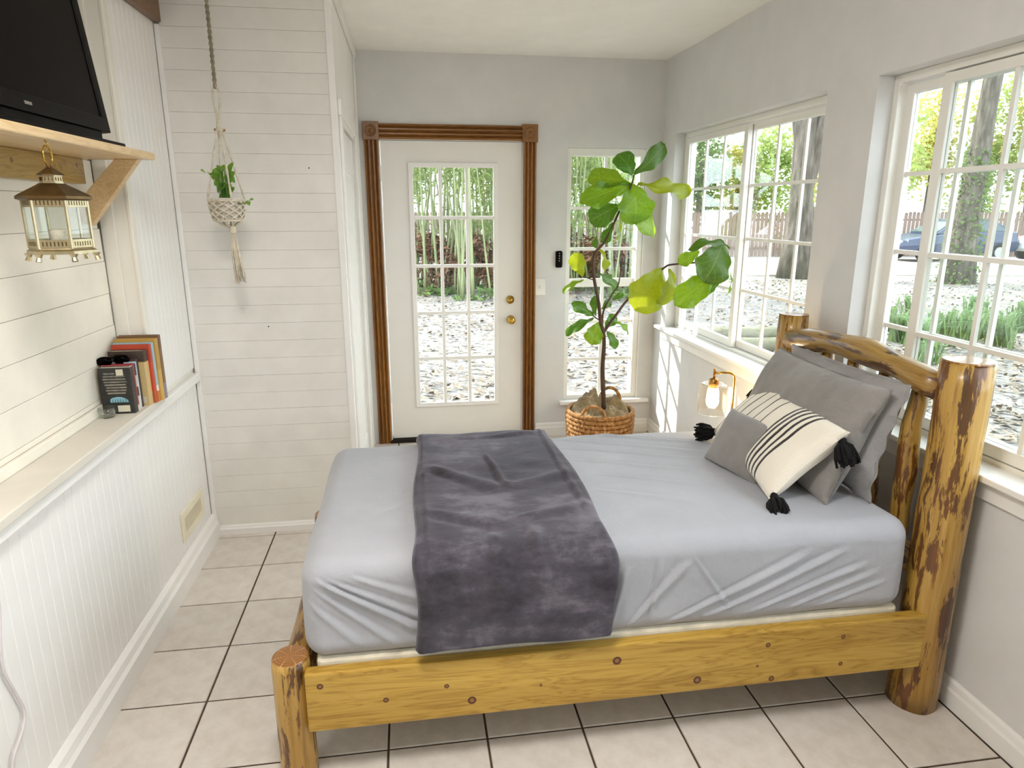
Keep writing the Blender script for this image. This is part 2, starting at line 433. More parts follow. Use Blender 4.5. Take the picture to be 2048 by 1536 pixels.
# ------------------------------------------------------------------ room shell
XL, XS, XC, YC, YD, XR, ZC, YB = -.305, -.41, .44, 1.597, 2.908, 2.498, 2.597, -3.6
WZ0, WZ1 = .82, 2.113
W1, W2, W3 = (1.02, 2.69), (-.97, .70), (-2.97, -1.30)
floor = struct(bx('floor', 'grout', -.6, 2.65, YB-.1, 3.05, -.12, -.004), 'beige square floor tiles with dark grout')
tm = {}
def tilemesh(wx, wy):
    k = (round(wx, 3), round(wy, 3))
    if k not in tm:
        g, b = .0035, .0025; a, c = wx/2-g, wy/2-g
        m = MB(); m.loft([[(-a, -c, -.01), (a, -c, -.01), (a, c, -.01), (-a, c, -.01)], [(-a, -c, -b), (a, -c, -b), (a, c, -b), (-a, c, -b)], [(-a+b, -c+b, 0), (a-b, -c+b, 0), (a-b, c-b, 0), (-a+b, c-b, 0)]])
        tm[k] = mesh('floor_tile', m, 'tile')
    return tm[k]
def addtile(x0, x1, y0, y1):
    if x1-x0 < .02 or y1-y0 < .02: return
    piece(tilemesh(x1-x0, y1-y0), 'floor_tile', floor, ((x0+x1)/2, (y0+y1)/2, 0))
for r in range(-12, 10):
    for c in range(-1, 8):
        x0, x1, y0, y1 = max(c*TP, XL), min((c+1)*TP, XR), r*TP, min((r+1)*TP, YD)
        if y0 >= YC: x0 = max(x0, XC)
        if y0 < YC < y1 and x0 < XC:
            addtile(x0, min(x1, XC), y0, YC)
            if x1 > XC: addtile(XC, x1, y0, y1)
        elif x1 > x0: addtile(x0, x1, y0, y1)
struct(bx('ceiling', 'ceiling_paint', -.6, 2.65, YB-.1, 3.05, ZC, ZC+.12), 'flat white textured ceiling')
struct(obj('wall_right', wallholes('x', XR, XR+.14, YB, YD+.14, -.1, ZC, [(*W1, WZ0, WZ1), (*W2, WZ0, WZ1), (*W3, WZ0, WZ1)]), 'wall_grey'), 'grey painted wall with wide sliding windows')
DX0, DX1 = .56, 1.535
SW = (1.83, 2.39, .27, 2.035)
struct(obj('wall_far', wallholes('y', YD, YD+.14, .30, XR, -.1, ZC, [(DX0, DX1, -.1, 2.085), SW]), 'wall_grey'), 'grey painted wall around the glazed door')
struct(bx('wall_back', 'wall_grey', -.6, XR, YB-.12, YB, -.1, ZC), 'grey painted wall opposite the glazed door')
wcl = struct(bx('wall_closet', 'closet_white', -.45, XC-.012, YC+.009, YC+.08, 0, ZC), 'white shiplap closet wall')
PZ, z = .0865, 2.395 + .0865*2
lines = []
while z > .06: lines.append(z); z -= PZ
lines = [ZC] + lines + [.0]
for a, b in zip(lines, lines[1:]):
    off = random.uniform(-.0008, .0008)
    bx('plank', 'closet_white', XL+.018, XC-.03, YC-.0+off, YC+.010, b+.0003, a-.0003, wcl, .0009)
bx('corner_board', 'white_paint', XC-.03, XC, YC-.006, YC+.035, 0, ZC, wcl, .002)
bx('corner_strip', 'white_paint', XL, XL+.02, YC-.016, YC+.01, 0, 2.40, wcl, .003)
m = MB(); random.seed(3)
for (u, v) in ((618, 336), (537, 653)):
    p = P(u, v, 'y', YC-.001); m2 = MB().lathe([(.003, -.002), (.003, .001)], p, 8, axis='y'); obj('nail_head', m2, 'gap_dark', wcl)
wre = struct(obj('wall_return', wallholes('x', XC-.06, XC, YC+.035, YD, 0, ZC, [(1.74, 2.60, .0, 2.035)]), 'white_paint'), 'white closet side wall with flush door')
cdoor = struct(bx('door_2', 'white_paint', XC-.05, XC-.012, 1.747, 2.593, .012, 2.024), 'flush white closet door')
m = MB().ring('x', XC-.012, XC-.006, (1.85, 2.50, .2, 1.85), (1.88, 2.47, .23, 1.82)); obj('panel_moulding', m, 'white_paint', cdoor)
bx('closet_dark', 'gap_dark', XC-.058, XC-.052, 1.74, 2.60, .0, 2.035, wre)
for n, (a, b, c, d) in enumerate(((1.66, 1.737, 0, 2.11), (2.603, 2.68, 0, 2.11))):
    bx('casing', 'white_paint', XC, XC+.014, a, b, c, d, wre, .003)
bx('casing', 'white_paint', XC, XC+.016, 1.64, 2.70, 2.055, 2.125, wre, .003)
struct(bx('trim_1', 'white_paint', XC, XC+.018, YC, YD, ZC-.05, ZC, bevel=.004), 'narrow white strip under the ceiling')
bx('casing', 'white_paint', XC, XC+.012, 2.84, YD, 0, ZC-.05, wre, .003)
# left wall: wainscot, recess, column
wl = struct(bx('wall_left', 'white_paint', -.60, XL-.008, YB, YC+.08, 0, .865), 'white beadboard wall with shiplap recess')
wlb = bx('recess_back', 'gap_dark', -.60, XS-.014, YB, 1.06, .865, ZC, wl)
colm = bx('pilaster', 'cream_paint', -.60, XL-.008, 1.05, YC+.08, .865, ZC, wl)
BP = .049
bead = {}
def beadmesh(h):
    k = round(h, 3)
    if k not in bead:
        r = .0035; wv = BP/2-.0006
        pr = [(0, -wv), (.0065, -wv), (.008, -wv+.0016), (.0082, 0), (.008, wv-.0016), (.0065, wv), (0, wv)]
        bead[k] = mesh('bead_board', MB().loft([[(x, y, 0) for x, y in pr], [(x, y, h) for x, y in pr]]), 'white_paint')
    return bead[k]
n = 0
while YC-.02-BP*n > -1.75:
    piece(beadmesh(.845), 'bead_board', wl, (XL-.008, YC-.02-BP/2-BP*n, .02)); n += 1
bm2 = None
for k in range(10):
    pr_h = 1.52
    y = 1.09+BP/2+BP*k
    if y > YC-.02: break
    o = piece(beadmesh(pr_h), 'bead_board', wl, (XL-.008, y, .89)); 
bx('casing', 'cream_paint', XL-.010, XL+.004, 1.046, 1.088, .895, 2.405, wl, .003)
bx('casing', 'cream_paint', XS-.002, XS+.05, 1.036, 1.052, .895, 2.405, wl, .003)
z = 1.559+.122*8
random.seed(11)
while z > .9:
    z2 = max(z-.122, .93)
    e = 1.034-random.choice((.005, .012, .019, .026))
    bx('shiplap_board', 'shiplap', XS-.014, XS+random.uniform(-.001, .001), YB, e, z2+.0005, min(z, ZC)-.0005, wl, .0015)
    z -= .122
struct(bx('trim_2', 'ledge_shade_paint', XS-.02, XL+.038, YB, 1.052, .866, .895, bevel=.004), 'painted ledge below the shiplap')
struct(bx('trim_3', 'white_paint', XL-.001, XL+.026, YB, YC-.018, .826, .867, bevel=.006), 'white moulding under the ledge')
struct(bx('trim_4', 'shiplap', XS-.004, XS+.014, YB, 1.034, .895, .93, bevel=.004), 'thin strip at the back of the ledge')
def baseb(name, axis, a, d, s0, s1, h, label):
    pr = [(0, 0), (d, 0), (d, h*.62), (d*.72, h*.72), (d*.55, h*.9), (d*.2, h), (0, h)] if True else 0
    if axis == 'y': lo = [[(a+x, s, zz) for x, zz in pr] for s in (s0, s1)]
    else: lo = [[(s, a+x, zz) for x, zz in pr] for s in (s0, s1)]
    return struct(obj(name, MB().loft(lo), 'white_paint'), label)
baseb('baseboard_left', 'y', XL, .032, YB, YC-.016, .125, 'white baseboard along the beadboard')
baseb('baseboard_right', 'y', XR, -.016, YB, YD, .10, 'white baseboard under the windows')
baseb('baseboard_closet', 'x', YC, -.016, XL+.02, XC, .05, 'white strip along the shiplap wall')
baseb('baseboard_far', 'x', YD, -.016, 1.62, XR-.016, .10, 'white baseboard beside the glazed door')
struct(bx('trim_5', 'beam_oak', XL-.02, XL+.035, YB, YC-.017, 2.405, ZC-.001, bevel=.004), 'brown wooden beam above the beadboard')

# windows
def sash(win, ya, yb, x, cols, rows=4):
    z0, z1 = WZ0+.035, WZ1-.035; s = .042
    o = obj('sash', MB().ring('x', x-.014, x+.014, (ya, yb, z0, z1), (ya+s, yb-s, z0+s, z1-s*.8)), 'vinyl', win, bevel=.003)
    gy0, gy1, gz0, gz1 = ya+s, yb-s, z0+s, z1-s*.8
    pw, ph = (gy1-gy0)/cols, (gz1-gz0)/rows
    for i in range(1, cols): bx('muntin', 'vinyl', x-.007, x+.007, gy0+i*pw-.008, gy0+i*pw+.008, gz0, gz1, o)
    for j in range(1, rows): bx('muntin', 'vinyl', x-.0075, x+.0075, gy0, gy1, gz0+j*ph-.008, gz0+j*ph+.008, o)
    for i in range(cols):
        for j in range(rows):
            bx('pane', 'glass', x-.002, x+.002, gy0+i*pw, gy0+(i+1)*pw, gz0+j*ph, gz0+(j+1)*ph, o)
def slider(name, W, sashes, label):
    win = struct(obj(name, MB().ring('x', XR+.068, XR+.138, (W[0], W[1], WZ0, WZ1), (W[0]+.03, W[1]-.03, WZ0+.032, WZ1-.03)), 'vinyl', bevel=.003), label)
    for s_ in sashes: sash(win, *s_)
    sill = bx('window_sill', 'white_paint', XR-.045, XR+.07, W[0]-.04, min(W[1]+.10, YD-.01), WZ0-.005, WZ0+.016, win, .004)
    bx('sill_apron', 'white_paint', XR-.014, XR, W[0]-.02, min(W[1]+.05, YD-.01), WZ0-.07, WZ0-.005, win, .003)
    return win
slider('window_1', W1, [(1.835, 2.665, XR+.085, 3), (1.045, 1.875, XR+.118, 3)], 'white sliding window in the corner beside the glazed door')
slider('window_2', W2, [(-.155, .675, XR+.118, 3), (-.375, .455, XR+.085, 3)], 'white sliding window behind the log headboard, part open')
slider('window_3', W3, [(-2.135, -1.325, XR+.085, 3), (-2.945, -2.095, XR+.118, 3)], 'white sliding window farther along the right wall')
# fixed side light beside the door
x0, x1, z0, z1 = SW
w4 = struct(obj('window_4', MB().ring('y', YD+.012, YD+.10, SW, (x0+.03, x1-.045, z0+.03, z1-.05)), 'vinyl', bevel=.003), 'tall narrow window beside the glazed door')
gx0, gx1, gz0, gz1 = x0+.03, x1-.045, z0+.03, z1-.05
for i in (1,): bx('muntin', 'vinyl', gx0+(gx1-gx0)*.52-.011, gx0+(gx1-gx0)*.52+.011, YD+.045, YD+.063, gz0, gz1, w4)
zr = [gz0, .563, .84, 1.122, 1.36, 1.64, gz1]
for zz in zr[1:-1]:
    t_ = .03 if abs(zz-1.122) < .01 else .011
    bx('muntin', 'vinyl', gx0, gx1, YD+.044, YD+.064, zz-t_, zz+t_, w4)
for a, b in zip(zr, zr[1:]):
    mx_ = gx0+(gx1-gx0)*.52
    bx('pane', 'glass', gx0, mx_, YD+.052, YD+.056, a, b, w4); bx('pane', 'glass', mx_, gx1, YD+.052, YD+.056, a, b, w4)
bx('window_sill', 'white_paint', 1.795, 2.47, YD-.05, YD+.012, .24, .268, w4, .004)
bx('window_jamb', 'white_paint', x1-.006, x1+.0, YD-.0, YD+.012, z0, z1, w4)

# glazed door
door = struct(obj('door_1', wallholes('y', YD+.018, YD+.060, .582, 1.515, .028, 2.066, [(.775, 1.332, .275, 1.912)]), 'door_paint', bevel=.002), 'white door glazed with fifteen small panes')
L0 = (.755, 1.352, .255, 1.932)
obj('lite_frame', MB().ring('y', YD+.004, YD+.018, L0, (.787, 1.320, .287, 1.900)), 'white_paint', door, bevel=.004)
g0, g1, h0, h1 = .787, 1.320, .287, 1.900
for i in (1, 2):
    xx = g0+(g1-g0)*i/3; bx('muntin', 'white_paint', xx-.011, xx+.011, YD+.010, YD+.030, h0, h1, door, .003)
for j in range(1, 5):
    zz = h0+(h1-h0)*j/5; bx('muntin', 'white_paint', g0, g1, YD+.0105, YD+.0295, zz-.011, zz+.011, door, .003)
for i in range(3):
    for j in range(5):
        bx('pane', 'glass', g0+(g1-g0)*i/3, g0+(g1-g0)*(i+1)/3, YD+.032, YD+.037, h0+(h1-h0)*j/5, h0+(h1-h0)*(j+1)/5, door)
kb = obj('door_knob', MB().lathe([(.0, -.058), (.016, -.057), (.026, -.046), (.028, -.034), (.022, -.022), (.012, -.016), (.012, -.008), (.030, -.006), (.031, .001)], (1.44, YD+.018, .873), 24, axis='y'), 'brass', door, True)
kb['label'] = 'round brass knob'
kb = obj('deadbolt', MB().lathe([(.0, -.022), (.012, -.022), (.014, -.012), (.027, -.010), (.030, .001)], (1.437, YD+.018, 1.015), 24, axis='y'), 'brass', door, True)
kb['label'] = 'brass deadbolt turn'
for zz in (.35, 1.18, 1.86):
    obj('hinge', MB().lathe([(.007, -.05), (.009, -.045), (.009, .045), (.007, .05)], (.578, YD+.012, zz), 10), 'white_paint', door, True)
obj('door_jamb', wallholes('y', YD+.002, YD+.13, DX0, DX1, 0, 2.085, [(.578, 1.519, -.01, 2.069)]), 'white_paint', door)
bx('threshold', 'gap_dark', DX0, DX1, YD-.02, YD+.13, 0, .022, door, .003)
def fluted(name, x0, x1, z0, z1, horiz=False):
    n = 8; pr = []; W_ = (x1-x0) if not horiz else (z1-z0)
    pr = [(0, 0), (0, .016)]
    fl = [(.14, .30), (.37, .53), (.60, .76)]
    pr += [(.06, .019)]
    for a, b in ((.12, .30), (.40, .60), (.70, .88)):
        pr += [(a, .020), (a+.02, .010), ((a+b)/2, .006), (b-.02, .010), (b, .020)]
    pr += [(.94, .019), (1, .016), (1, 0)]
    if horiz: lo = [[(s, YD-d, z0+q*W_) for q, d in pr] for s in (x0, x1)]
    else: lo = [[(x0+q*W_, YD-d, s) for q, d in pr] for s in (z0, z1)]
    o = obj(name, MB().loft(lo), 'trim_oak_x' if horiz else 'trim_oak', door); o['label'] = 'fluted brown wooden casing'; return o
fluted('casing', .482, .572, 0, 2.066); fluted('casing', 1.523, 1.610, 0, 2.066); fluted('casing', .578, 1.517, 2.072, 2.166, True)
for xx in (.527, 1.565):
    o = bx('rosette_block', 'trim_oak', xx-.052, xx+.052, YD-.028, YD, 2.064, 2.176, door, .003)
    obj('rosette', MB().lathe([(.034, 0), (.036, -.006), (.030, -.008), (.027, -.003), (.016, -.002), (.010, -.007), (0, -.009)], (xx, YD-.028, 2.12), 24, axis='y'), 'trim_oak', o, True)

# wall bits
t = thing('light_switch', 'white light switch plate beside the brown door casing', 'light switch', (1.647, YD, 1.10))
bx('switch_plate', 'white_plastic', 1.612, 1.682, YD-.006, YD, 1.045, 1.16, t, .002); bx('toggle', 'white_plastic', 1.642, 1.652, YD-.016, YD-.006, 1.093, 1.115, t, .002)
t = thing('remote_control', 'slim black remote holder stuck on the wall above the light switch', 'remote', (1.776, YD, 1.235))
b = bx('remote_body', 'black_plastic', 1.752, 1.802, YD-.024, YD, 1.236, 1.352, t, .012)
for k in range(4): obj('button', MB().lathe([(.004, 0), (.004, -.002)], (1.777, YD-.024, 1.335-.017*k), 10, axis='y'), 'steel', t)
t = thing('air_vent', 'cream metal air vent low on the beadboard wall', 'vent', (XL, 1.30, .185))
obj('vent_frame', MB().ring('x', XL, XL+.008, (1.145, 1.46, .185, .318), (1.18, 1.425, .218, .285)), 'vent_cream', t, bevel=.002)
bx('vent_backing', 'rope_grey', XL-.0005, XL+.001, 1.18, 1.425, .218, .285, t)
for k in range(9): bx('slat', 'vent_cream', XL+.001, XL+.006, 1.18, 1.425, .2205+.0072*k, .2235+.0072*k, t)
pts = [P(u, v, 'x', XL+.012) for u, v in [(-30, 1130), (-4, 1200), (0, 1270), (5, 1335), (30, 1385), (49, 1425), (42, 1470), (28, 1510), (27, 1550)]]
pts += [Vector((XL+.036, pts[-1].y-.02, .12)), Vector((XL+.045, pts[-1].y-.03, .006))]
tag(obj('power_cord', MB().tube(smoothpath(pts), .004, 8), 'cord_white', None, True), 'thin pale power cord hanging down the white beadboard', 'cord')
# unseen ceiling lamp, added to fill the near end with light
t = thing('fill_lamp', 'round white ceiling lamp added out of view to light the near end of the room', 'lamp', (.55, -.90, ZC))
obj('lamp_pan', MB().lathe([(.29, 0), (.29, -.03), (.27, -.04)], (.55, -.90, ZC), 32), 'white_paint', t, True)
obj('diffuser', MB().lathe([(.275, -.03), (.27, -.06), (.20, -.09), (.09, -.105), (0, -.107)], (.55, -.90, ZC), 32), 'fill_glow', t, True)

# ------------------------------------------------------------------ bed
BY0, BY1 = -.085, .945
bed = thing('log_bed', 'rustic log bed with pine side rails and arched headboard', 'bed', (1.35, .43, 0))
def post(name, x, y, z1, r0, r1, seed, lean=(0, 0), n=28):
    pts = [Vector((x+lean[0]*k/14, y+lean[1]*k/14, z1*k/14)) for k in range(15)]
    rs = [r0+(r1-r0)*k/14 for k in range(15)]; rs[0] *= 1.0; rs[-1] -= .004
    o = obj(name, MB().tube(pts, rs, n, wob=.07, seed=seed), 'log_z', bed, True)
    e = obj('log_end', MB().lathe([(0, .002), (r1*.6, .0025), (r1-.006, .001), (r1-.003, -.004)], (0, 0, 0), n, caps=False), 'end_grain', None, False, loc=(x+lean[0], y+lean[1], z1+.001)); attach(e, o)
    return o
HX = 2.388
post('headboard_post', HX, -.040, 1.190, .076, .074, 1.2); post('headboard_post', HX, .915, 1.188, .068, .064, 4.4)
post('footboard_post', .362, -.045, .395, .052, .054, 7.7); post('footboard_post', .362, .905, .395, .052, .054, 9.1)
pts = [Vector((HX-.045, .85-.86*k/12, 1.092+.045*math.sin(PI*k/12))) for k in range(13)]
obj('headboard_rail', MB().tube(pts, [.038]+[.044+.004*math.sin(k*1.3) for k in range(11)]+[.040], 18, wob=.12, seed=2), 'log_y', bed, True)
obj('headboard_rail', MB().tube([Vector((HX-.03, .84-.84*k/8, .50)) for k in range(9)], .045, 16, wob=.1, seed=5), 'log_y', bed, True)
for k, yy in enumerate((.745, .60, .44, .27, .105)):
    obj('spindle', MB().tube([Vector((HX-.03+.006*math.sin(j), yy+.006*math.sin(j*1.7+k), .50+.59*j/8)) for j in range(9)], [.024+(.01 if k == 4 else .004)*math.sin(PI*j/8) for j in range(9)], 14, wob=.16, seed=k*3.), 'log_small', bed, True)
bx('side_rail', 'rail_pine', .405, 2.345, -.100, -.060, .176, .368, bed, .006); bx('side_rail', 'rail_pine', .405, 2.345, .905, .945, .176, .368, bed, .006)
obj('foot_rail', MB().tube([Vector((.375, -.02+.90*k/8, .330)) for k in range(9)], .045, 16, wob=.1, seed=11), 'log_y', bed, True)
obj('foot_rail', MB().tube([Vector((.375, -.02+.90*k/8, .20)) for k in range(9)], .035, 16, wob=.1, seed=13), 'log_y', bed, True)
for k in range(8): bx('slat', 'rail_pine', .55+.22*k, .63+.22*k, -.06, .905, .19, .205, bed)
bs = bx('box_spring', 'ticking', .435, 2.265, -.058, .903, .206, .386, None, .012); tag(bs, 'cream box spring showing thinly above the pine side rail', 'box spring')

def rbox(x0, x1, y0, y1, z0, z1, r, nx, ny, nz, fn, rb=.03):
    bm = bmesh.new(); vd = {}
    def V(i, j, k):
        q = (i, j, k)
        if q not in vd: vd[q] = bm.verts.new((x0+(x1-x0)*i/nx, y0+(y1-y0)*j/ny, z0+(z1-z0)*k/nz))
        return vd[q]
    for i in range(nx):
        for j in range(ny):
            bm.faces.new((V(i, j, 0), V(i, j+1, 0), V(i+1, j+1, 0), V(i+1, j, 0))); bm.faces.new((V(i, j, nz), V(i+1, j, nz), V(i+1, j+1, nz), V(i, j+1, nz)))
    for i in range(nx):
        for k in range(nz):
            bm.faces.new((V(i, 0, k), V(i+1, 0, k), V(i+1, 0, k+1), V(i, 0, k+1))); bm.faces.new((V(i, ny, k), V(i, ny, k+1), V(i+1, ny, k+1), V(i+1, ny, k)))
    for j in range(ny):
        for k in range(nz):
            bm.faces.new((V(0, j, k), V(0, j, k+1), V(0, j+1, k+1), V(0, j+1, k))); bm.faces.new((V(nx, j, k), V(nx, j+1, k), V(nx, j+1, k+1), V(nx, j, k+1)))
    for v in bm.verts:
        p = v.co.copy(); rz = r
        q = Vector((min(max(p.x, x0+r), x1-r), min(max(p.y, y0+r), y1-r), min(max(p.z, z0+r*.8), z1-r)))
        d = p-q
        n_ = d.normalized() if d.length > 1e-6 else Vector((0, 0, 1))
        rr = rz
        v.co = q + n_*min(rr, d.length*1.0 if d.length < rr else rr)
        v.co += n_*fn(v.co, n_)
    return bm
def bmobj(name, bm, mat, parent=None):
    me = bpy.data.meshes.new(name); bm.to_mesh(me); bm.free(); me.materials.append(MATS[mat]); me.polygons.foreach_set('use_smooth', [True]*len(me.polygons))
    o = bpy.data.objects.new(name, me); col.objects.link(o)
    if parent: attach(o, parent)
    return o
def seg(px_, py_, a, b, wd, amp):
    ax, ay = a; bx_, by_ = b; dx, dy = bx_-ax, by_-ay; L2 = dx*dx+dy*dy
    t = ((px_-ax)*dx+(py_-ay)*dy)/L2
    if t < -.1 or t > 1.1: return 0
    d = (-(px_-ax)*dy+(py_-ay)*dx)/math.sqrt(L2)
    e = max(0., min(1, min(t+.1, 1.1-t)*5)); wd = wd*(.6+.8*max(0, min(1, t)))
    return amp*e*(math.exp(-(d/wd)**2)-.5*math.exp(-((d-1.6*wd)/wd)**2))
SIDE = [((.47, .63), (.74, .46), .009, .009), ((.50, .63), (.74, .50), .008, .006), ((.46, .60), (.66, .425), .008, .005), ((.44, .56), (.56, .43), .010, .004), ((.56, .64), (.74, .56), .009, .004),
        ((1.36, .42), (1.52, .60), .009, .006), ((1.50, .42), (1.90, .60), .009, .006), ((1.62, .43), (2.02, .60), .008, .006), ((1.75, .43), (2.10, .55), .007, .005), ((1.88, .43), (2.14, .52), .007, .004), ((1.30, .43), (1.34, .60), .008, .005), ((1.42, .42), (1.44, .62), .006, .004), ((1.55, .62), (1.66, .46), .006, .003), ((1.98, .425), (2.18, .49), .006, .003)]
TOP = [((1.32, .86), (1.85, .62), .014, .005), ((1.34, .74), (1.88, .52), .012, .005), ((1.36, .60), (1.80, .42), .012, .005), ((1.35, .90), (1.70, .83), .012, .005), ((1.40, .45), (1.75, .30), .012, .004), ((1.36, .30), (1.62, .18), .014, .003), ((.72, .80), (.58, .74), .008, .004), ((.72, .70), (.56, .66), .008, .003), ((.72, .55), (.58, .52), .008, .003), ((.72, .40), (.60, .36), .008, .003), ((.72, .30), (.6, .24), .008, .003), ((1.5, .88), (1.95, .70), .010, .005)]
def sheetfn(p, n):
    h = .006*noise.noise(p*3.2) + .0015*noise.noise(p*11)
    if n.y < -.6: h += 1.5*sum(seg(p.x, p.z, *s_) for s_ in SIDE)
    if n.z > .6: h += 1.3*sum(seg(p.x, p.y, *s_) for s_ in TOP)
    return h
bm = rbox(.405, 2.275, -.075, .925, .389, .690, .065, 340, 140, 60, sheetfn)
tag(bmobj('mattress', bm, 'sheet'), 'thick mattress in a stretched pale grey fitted sheet', 'mattress')

# throw: folded blanket laid across the mattress
CR = [((.78, .42), (1.02, .50), .012, .008), ((1.00, .38), (1.04, .50), .010, .007), ((1.03, .50), (1.28, .46), .010, .008), ((.80, .30), (1.25, .27), .008, .004), ((.78, .57), (1.0, .63), .016, .007), ((1.02, .62), (1.27, .57), .014, .007), ((.80, .75), (.98, .70), .02, .006), ((1.06, .66), (1.08, .86), .02, .006), ((.95, .68), (.97, .92), .02, .005), ((1.16, .72), (1.28, .72), .006, .005), ((1.17, .80), (1.27, .80), .006, .005), ((1.265, .70), (1.268, .82), .006, .004), ((.762, .08), (.765, .95), .006, .003), ((1.255, .1), (1.262, .62), .008, .004)]
def throwmesh():
    path = [Vector((0, .958, .50)), Vector((0, .955, .60)), Vector((0, .945, .67)), Vector((0, .90, .704)), Vector((0, .80, .709)), Vector((0, .6, .710)), Vector((0, .4, .710)), Vector((0, .2, .710)), Vector((0, .06, .709)), Vector((0, -.04, .702)), Vector((0, -.088, .668)), Vector((0, -.103, .60)), Vector((0, -.108, .52)), Vector((0, -.112, .422))]
    path = smoothpath(path, 9); mb = MB(); nu = 64; n = len(path)
    for lay in range(2):
        for i, p in enumerate(path):
            s = i/(n-1)
            t = (path[min(i+1, n-1)]-path[max(i-1, 0)]).normalized(); nn = Vector((0, t.z, -t.y))
            if nn.z < 0 and abs(nn.z) > .3: nn = -nn
            if p.y < -.06 and nn.y > 0: nn = -nn
            if p.y > .93 and nn.y < 0: nn = -nn
            for k in range(nu+1):
                q = k/nu; xa = .722+.03*max(0, (p.y-.1))*1.0+.006*math.sin(s*23); xb = 1.300+.010*math.sin(s*17)
                x = xa+(xb-xa)*q
                e = min(q, 1-q); rim = math.sqrt(max(0, 1-max(0, 1-e/.035)**2))
                th = .019*rim + (.004*noise.noise(Vector((x*9, p.y*7, p.z*7))) + .004*noise.noise(Vector((x*3+5, p.y*13, p.z*9))) + .006*max(0, noise.noise(Vector((x*4, p.y*9+p.z*4, 3.))))*1.5)*rim
                th += rim*1.4*(.004*noise.noise(Vector((x*7+2, p.y*11, p.z*11)))+sum(seg(x, s, *q_) for q_ in CR))
                base = p - nn*.004
                v = base + nn*(th if lay else -.001)
                if p.y < -.05: v += nn*.006*math.sin(x*11+1)*max(0, (.70-p.z))*2
                mb.v.append((x, v.y, v.z))
    W_ = nu+1
    for lay in range(2):
        o = lay*n*W_
        for i in range(n-1):
            for k in range(nu): mb.f.append((o+i*W_+k, o+i*W_+k+1, o+(i+1)*W_+k+1, o+(i+1)*W_+k))
    o = n*W_
    for i in range(n-1):
        for k in (0, nu): mb.f.append((i*W_+k, (i+1)*W_+k, o+(i+1)*W_+k, o+i*W_+k))
    for i in (0, n-1):
        for k in range(nu): mb.f.append((i*W_+k, i*W_+k+1, o+i*W_+k+1, o+i*W_+k))
    return mb
thr = tag(obj('throw_blanket', throwmesh(), 'velvet', None, True), 'dark charcoal plush throw folded across the foot half of the bed', 'blanket')

# pillows
def pillow(name, w_, h_, t_, mat, M_, parent=None, seed=0., pinch=.10, droop=0., nx=56, ny=40, wr=1., flange=0.):
    mb = MB(); mb.uv = []
    for side in (1, -1):
        for j in range(ny+1):
            for i in range(nx+1):
                a, b = 2*i/nx-1, 2*j/ny-1
                f = max(0, (1-abs(a)**2.6))*max(0, (1-abs(b)**2.6)); z = t_/2*f**.42*side
                if flange:
                    aa, bb = min(1, abs(a)/(1-flange)), min(1, abs(b)/(1-flange*1.3))
                    f = max(0, 1-aa**2.6)*max(0, 1-bb**2.6); z = t_/2*f**.42*side
                    if f == 0: z = .006*math.sin(a*19+b*15+seed)
                px_ = a*w_/2*(1-pinch*(1-a*a*0)*(1-abs(b))*0 - pinch*(b*b-1)*-.35*abs(a)**3*-1)
                sx = 1-pinch*(1-b*b)*abs(a)**2*.6; sy = 1-pinch*(1-a*a)*abs(b)**2*.6
                p = Vector((a*w_/2*sx, b*h_/2*sy, z))
                nz = noise.noise(Vector((p.x*7+seed, p.y*7, side*2.)))*.010*wr + noise.noise(Vector((p.x*19+seed, p.y*9, side*4.)))*.005*wr
                p.z += nz*(f**.3 if f > 0 else .4) + droop*(a*a)
                mb.v.append(M_ @ p); mb.uv.append((i/nx, j/ny))
    n1 = (nx+1)*(ny+1)
    for s in range(2):
        for j in range(ny):
            for i in range(nx):
                o = s*n1+j*(nx+1)+i; mb.f.append((o, o+1, o+nx+2, o+nx+1))
    for i in range(nx):
        mb.f.append((i, i+1, n1+i+1, n1+i)); k = ny*(nx+1); mb.f.append((k+i, k+i+1, n1+k+i+1, n1+k+i))
    for j in range(ny):
        a, b = j*(nx+1), (j+1)*(nx+1); mb.f.append((a, b, n1+b, n1+a)); a += nx; b += nx; mb.f.append((a, b, n1+b, n1+a))
    return obj(name, mb, mat, parent, True)
def frame(center, xdir, ydir):
    X = Vector(xdir).normalized(); Y = Vector(ydir); Y = (Y-X*Y.dot(X)).normalized(); Z = X.cross(Y)
    m_ = Matrix((X, Y, Z)).transposed().to_4x4(); m_.translation = Vector(center); return m_
def tassel(parent, p, d, L=.098, r=.036, n=80, seed=1):
    rnd = random.Random(seed); d = Vector(d).normalized(); a = d.orthogonal().normalized(); b = d.cross(a); p = Vector(p)
    mb = MB()
    mb.tube([p-d*.004, p+d*.008, p+d*.02, p+d*.03], [.006, .013, .015, .013], 12)
    for k in range(n):
        q = rnd.uniform(0, 2*PI); rr = math.sqrt(rnd.random())*r; dr = a*math.cos(q)+b*math.sin(q)
        ln = L*rnd.uniform(.8, 1.05)
        mb.tube([p+d*.022+dr*.005, p+d*ln*.45+dr*rr*.75, p+d*ln*.8+dr*rr, p+d*ln+dr*rr*rnd.uniform(.8, 1.1)], .0042, 5)
    o = obj('tassel', mb, 'yarn_black', parent, True); o['label'] = 'black yarn tassel'; return o
ZB = .690
